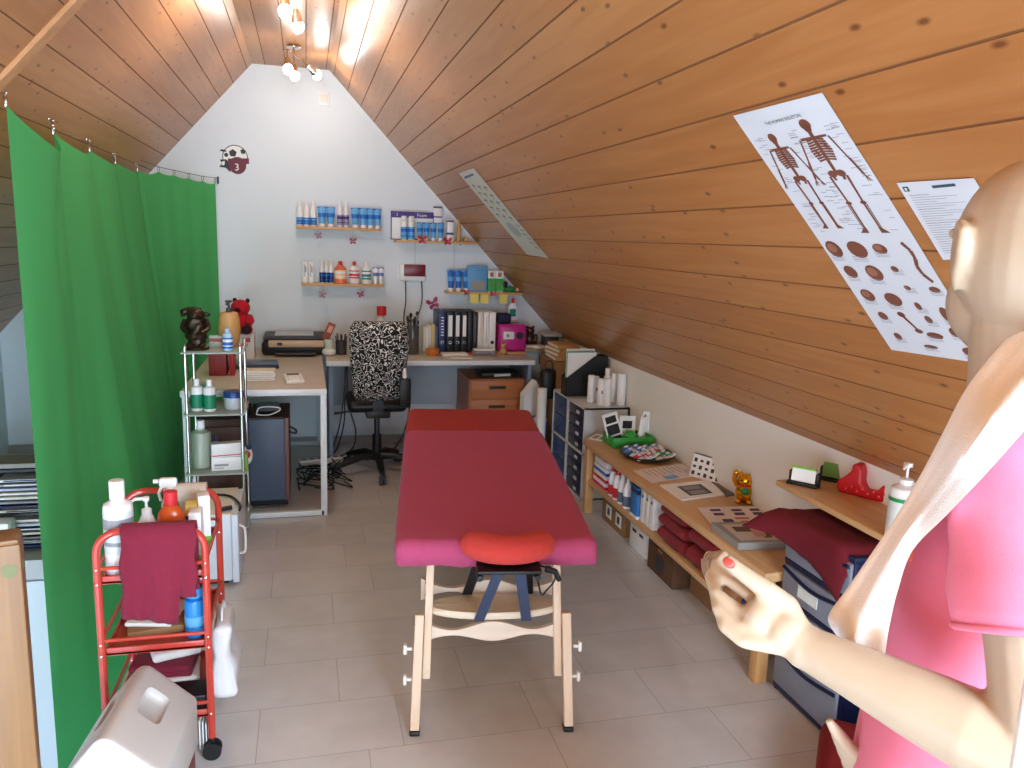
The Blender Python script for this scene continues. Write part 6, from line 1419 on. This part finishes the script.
# the loop round the back of the neck and the end over the far shoulder
loop = [(L_[0]+R_[0])/2-BC, bp(-.01, -.085, 1.50), bp(-.07, -.05, 1.495), bp(-.09, .0, 1.475), bp(-.08, .04, 1.44)]
g.tube(smoothpath(loop, 5), [.036]*21, 14, flat=.62)
s_ = g.obj('scarf', mat('cream_towelling', (253, 251, 250), .95, nz=.03, bump=.3, bscale=400, sheen=.04), None, 70, (BC.x, BC.y, 0)); md = s_.modifiers.new('relax', 'SMOOTH'); md.factor = .5; md.iterations = 1; tag(s_, 'cream towelling scarf draped round the neck of the mannequin', 'scarf')

# ------------------------------------------------------------------ light and camera
w = bpy.data.worlds.new('daylight'); SC.world = w; w.use_nodes = True
bg = w.node_tree.nodes['Background']; bg.inputs[0].default_value = (.80, .90, 1, 1); bg.inputs[1].default_value = 1.2
def area(name, loc, rot, sx, sy, e, col):
    l = bpy.data.lights.new(name, 'AREA'); l.shape = 'RECTANGLE'; l.size = sx; l.size_y = sy; l.energy = e; l.color = col
    o = bpy.data.objects.new(name, l); COL.objects.link(o); o.location = loc; o.rotation_euler = rot
area('balcony_daylight', ((WX0+WX1)/2, FY-.12, (WZ0+WZ1)/2), (R(90), 0, 0), WX1-WX0-.1, WZ1-WZ0-.1, 70, (.66, .84, 1))
area('added_stair_fill', (-1.27, FY+.03, -.05), (R(90), 0, 0), .88, 1.76, 75, (.70, .86, 1))  # added fill lamp to brighten the scarf, no opening behind it
area('added_roof_fill', (1.02-.02, -1.25, zr(1.02)-.03), (0, aR, 0), .75, 1.5, 230, (.66, .84, 1))  # added fill lamp, unseen, to brighten the left slope and curtain
cd_ = bpy.data.cameras.new('camera'); co = bpy.data.objects.new('camera', cd_); COL.objects.link(co)
yaw, pit, rol = R(14.60), R(10.22), R(1.90)
f = V((sin(yaw)*cos(pit), cos(yaw)*cos(pit), -sin(pit))); r0 = V((cos(yaw), -sin(yaw), 0)); u0 = r0.cross(f)
r2 = r0*cos(rol)+u0*sin(rol); u2 = -r0*sin(rol)+u0*cos(rol)
co.matrix_world = Matrix.Translation((0, 0, 1.62)) @ Matrix((r2, u2, -f)).transposed().to_4x4()
cd_.sensor_fit = 'HORIZONTAL'; cd_.sensor_width = 36; cd_.lens = 36*800/1024; cd_.clip_start = .02; cd_.clip_end = 100
SC.camera = co
SC.view_settings.view_transform = 'Standard'; SC.view_settings.look = 'None'; SC.view_settings.gamma = 1; SC.view_settings.use_curve_mapping = False
SC.view_settings.exposure = .37
SC.cycles.max_bounces = 10; SC.cycles.diffuse_bounces = 6; SC.cycles.transmission_bounces = 8; SC.cycles.transparent_max_bounces = 12
SC.cycles.caustics_reflective = False; SC.cycles.caustics_refractive = False; SC.cycles.sample_clamp_indirect = 6
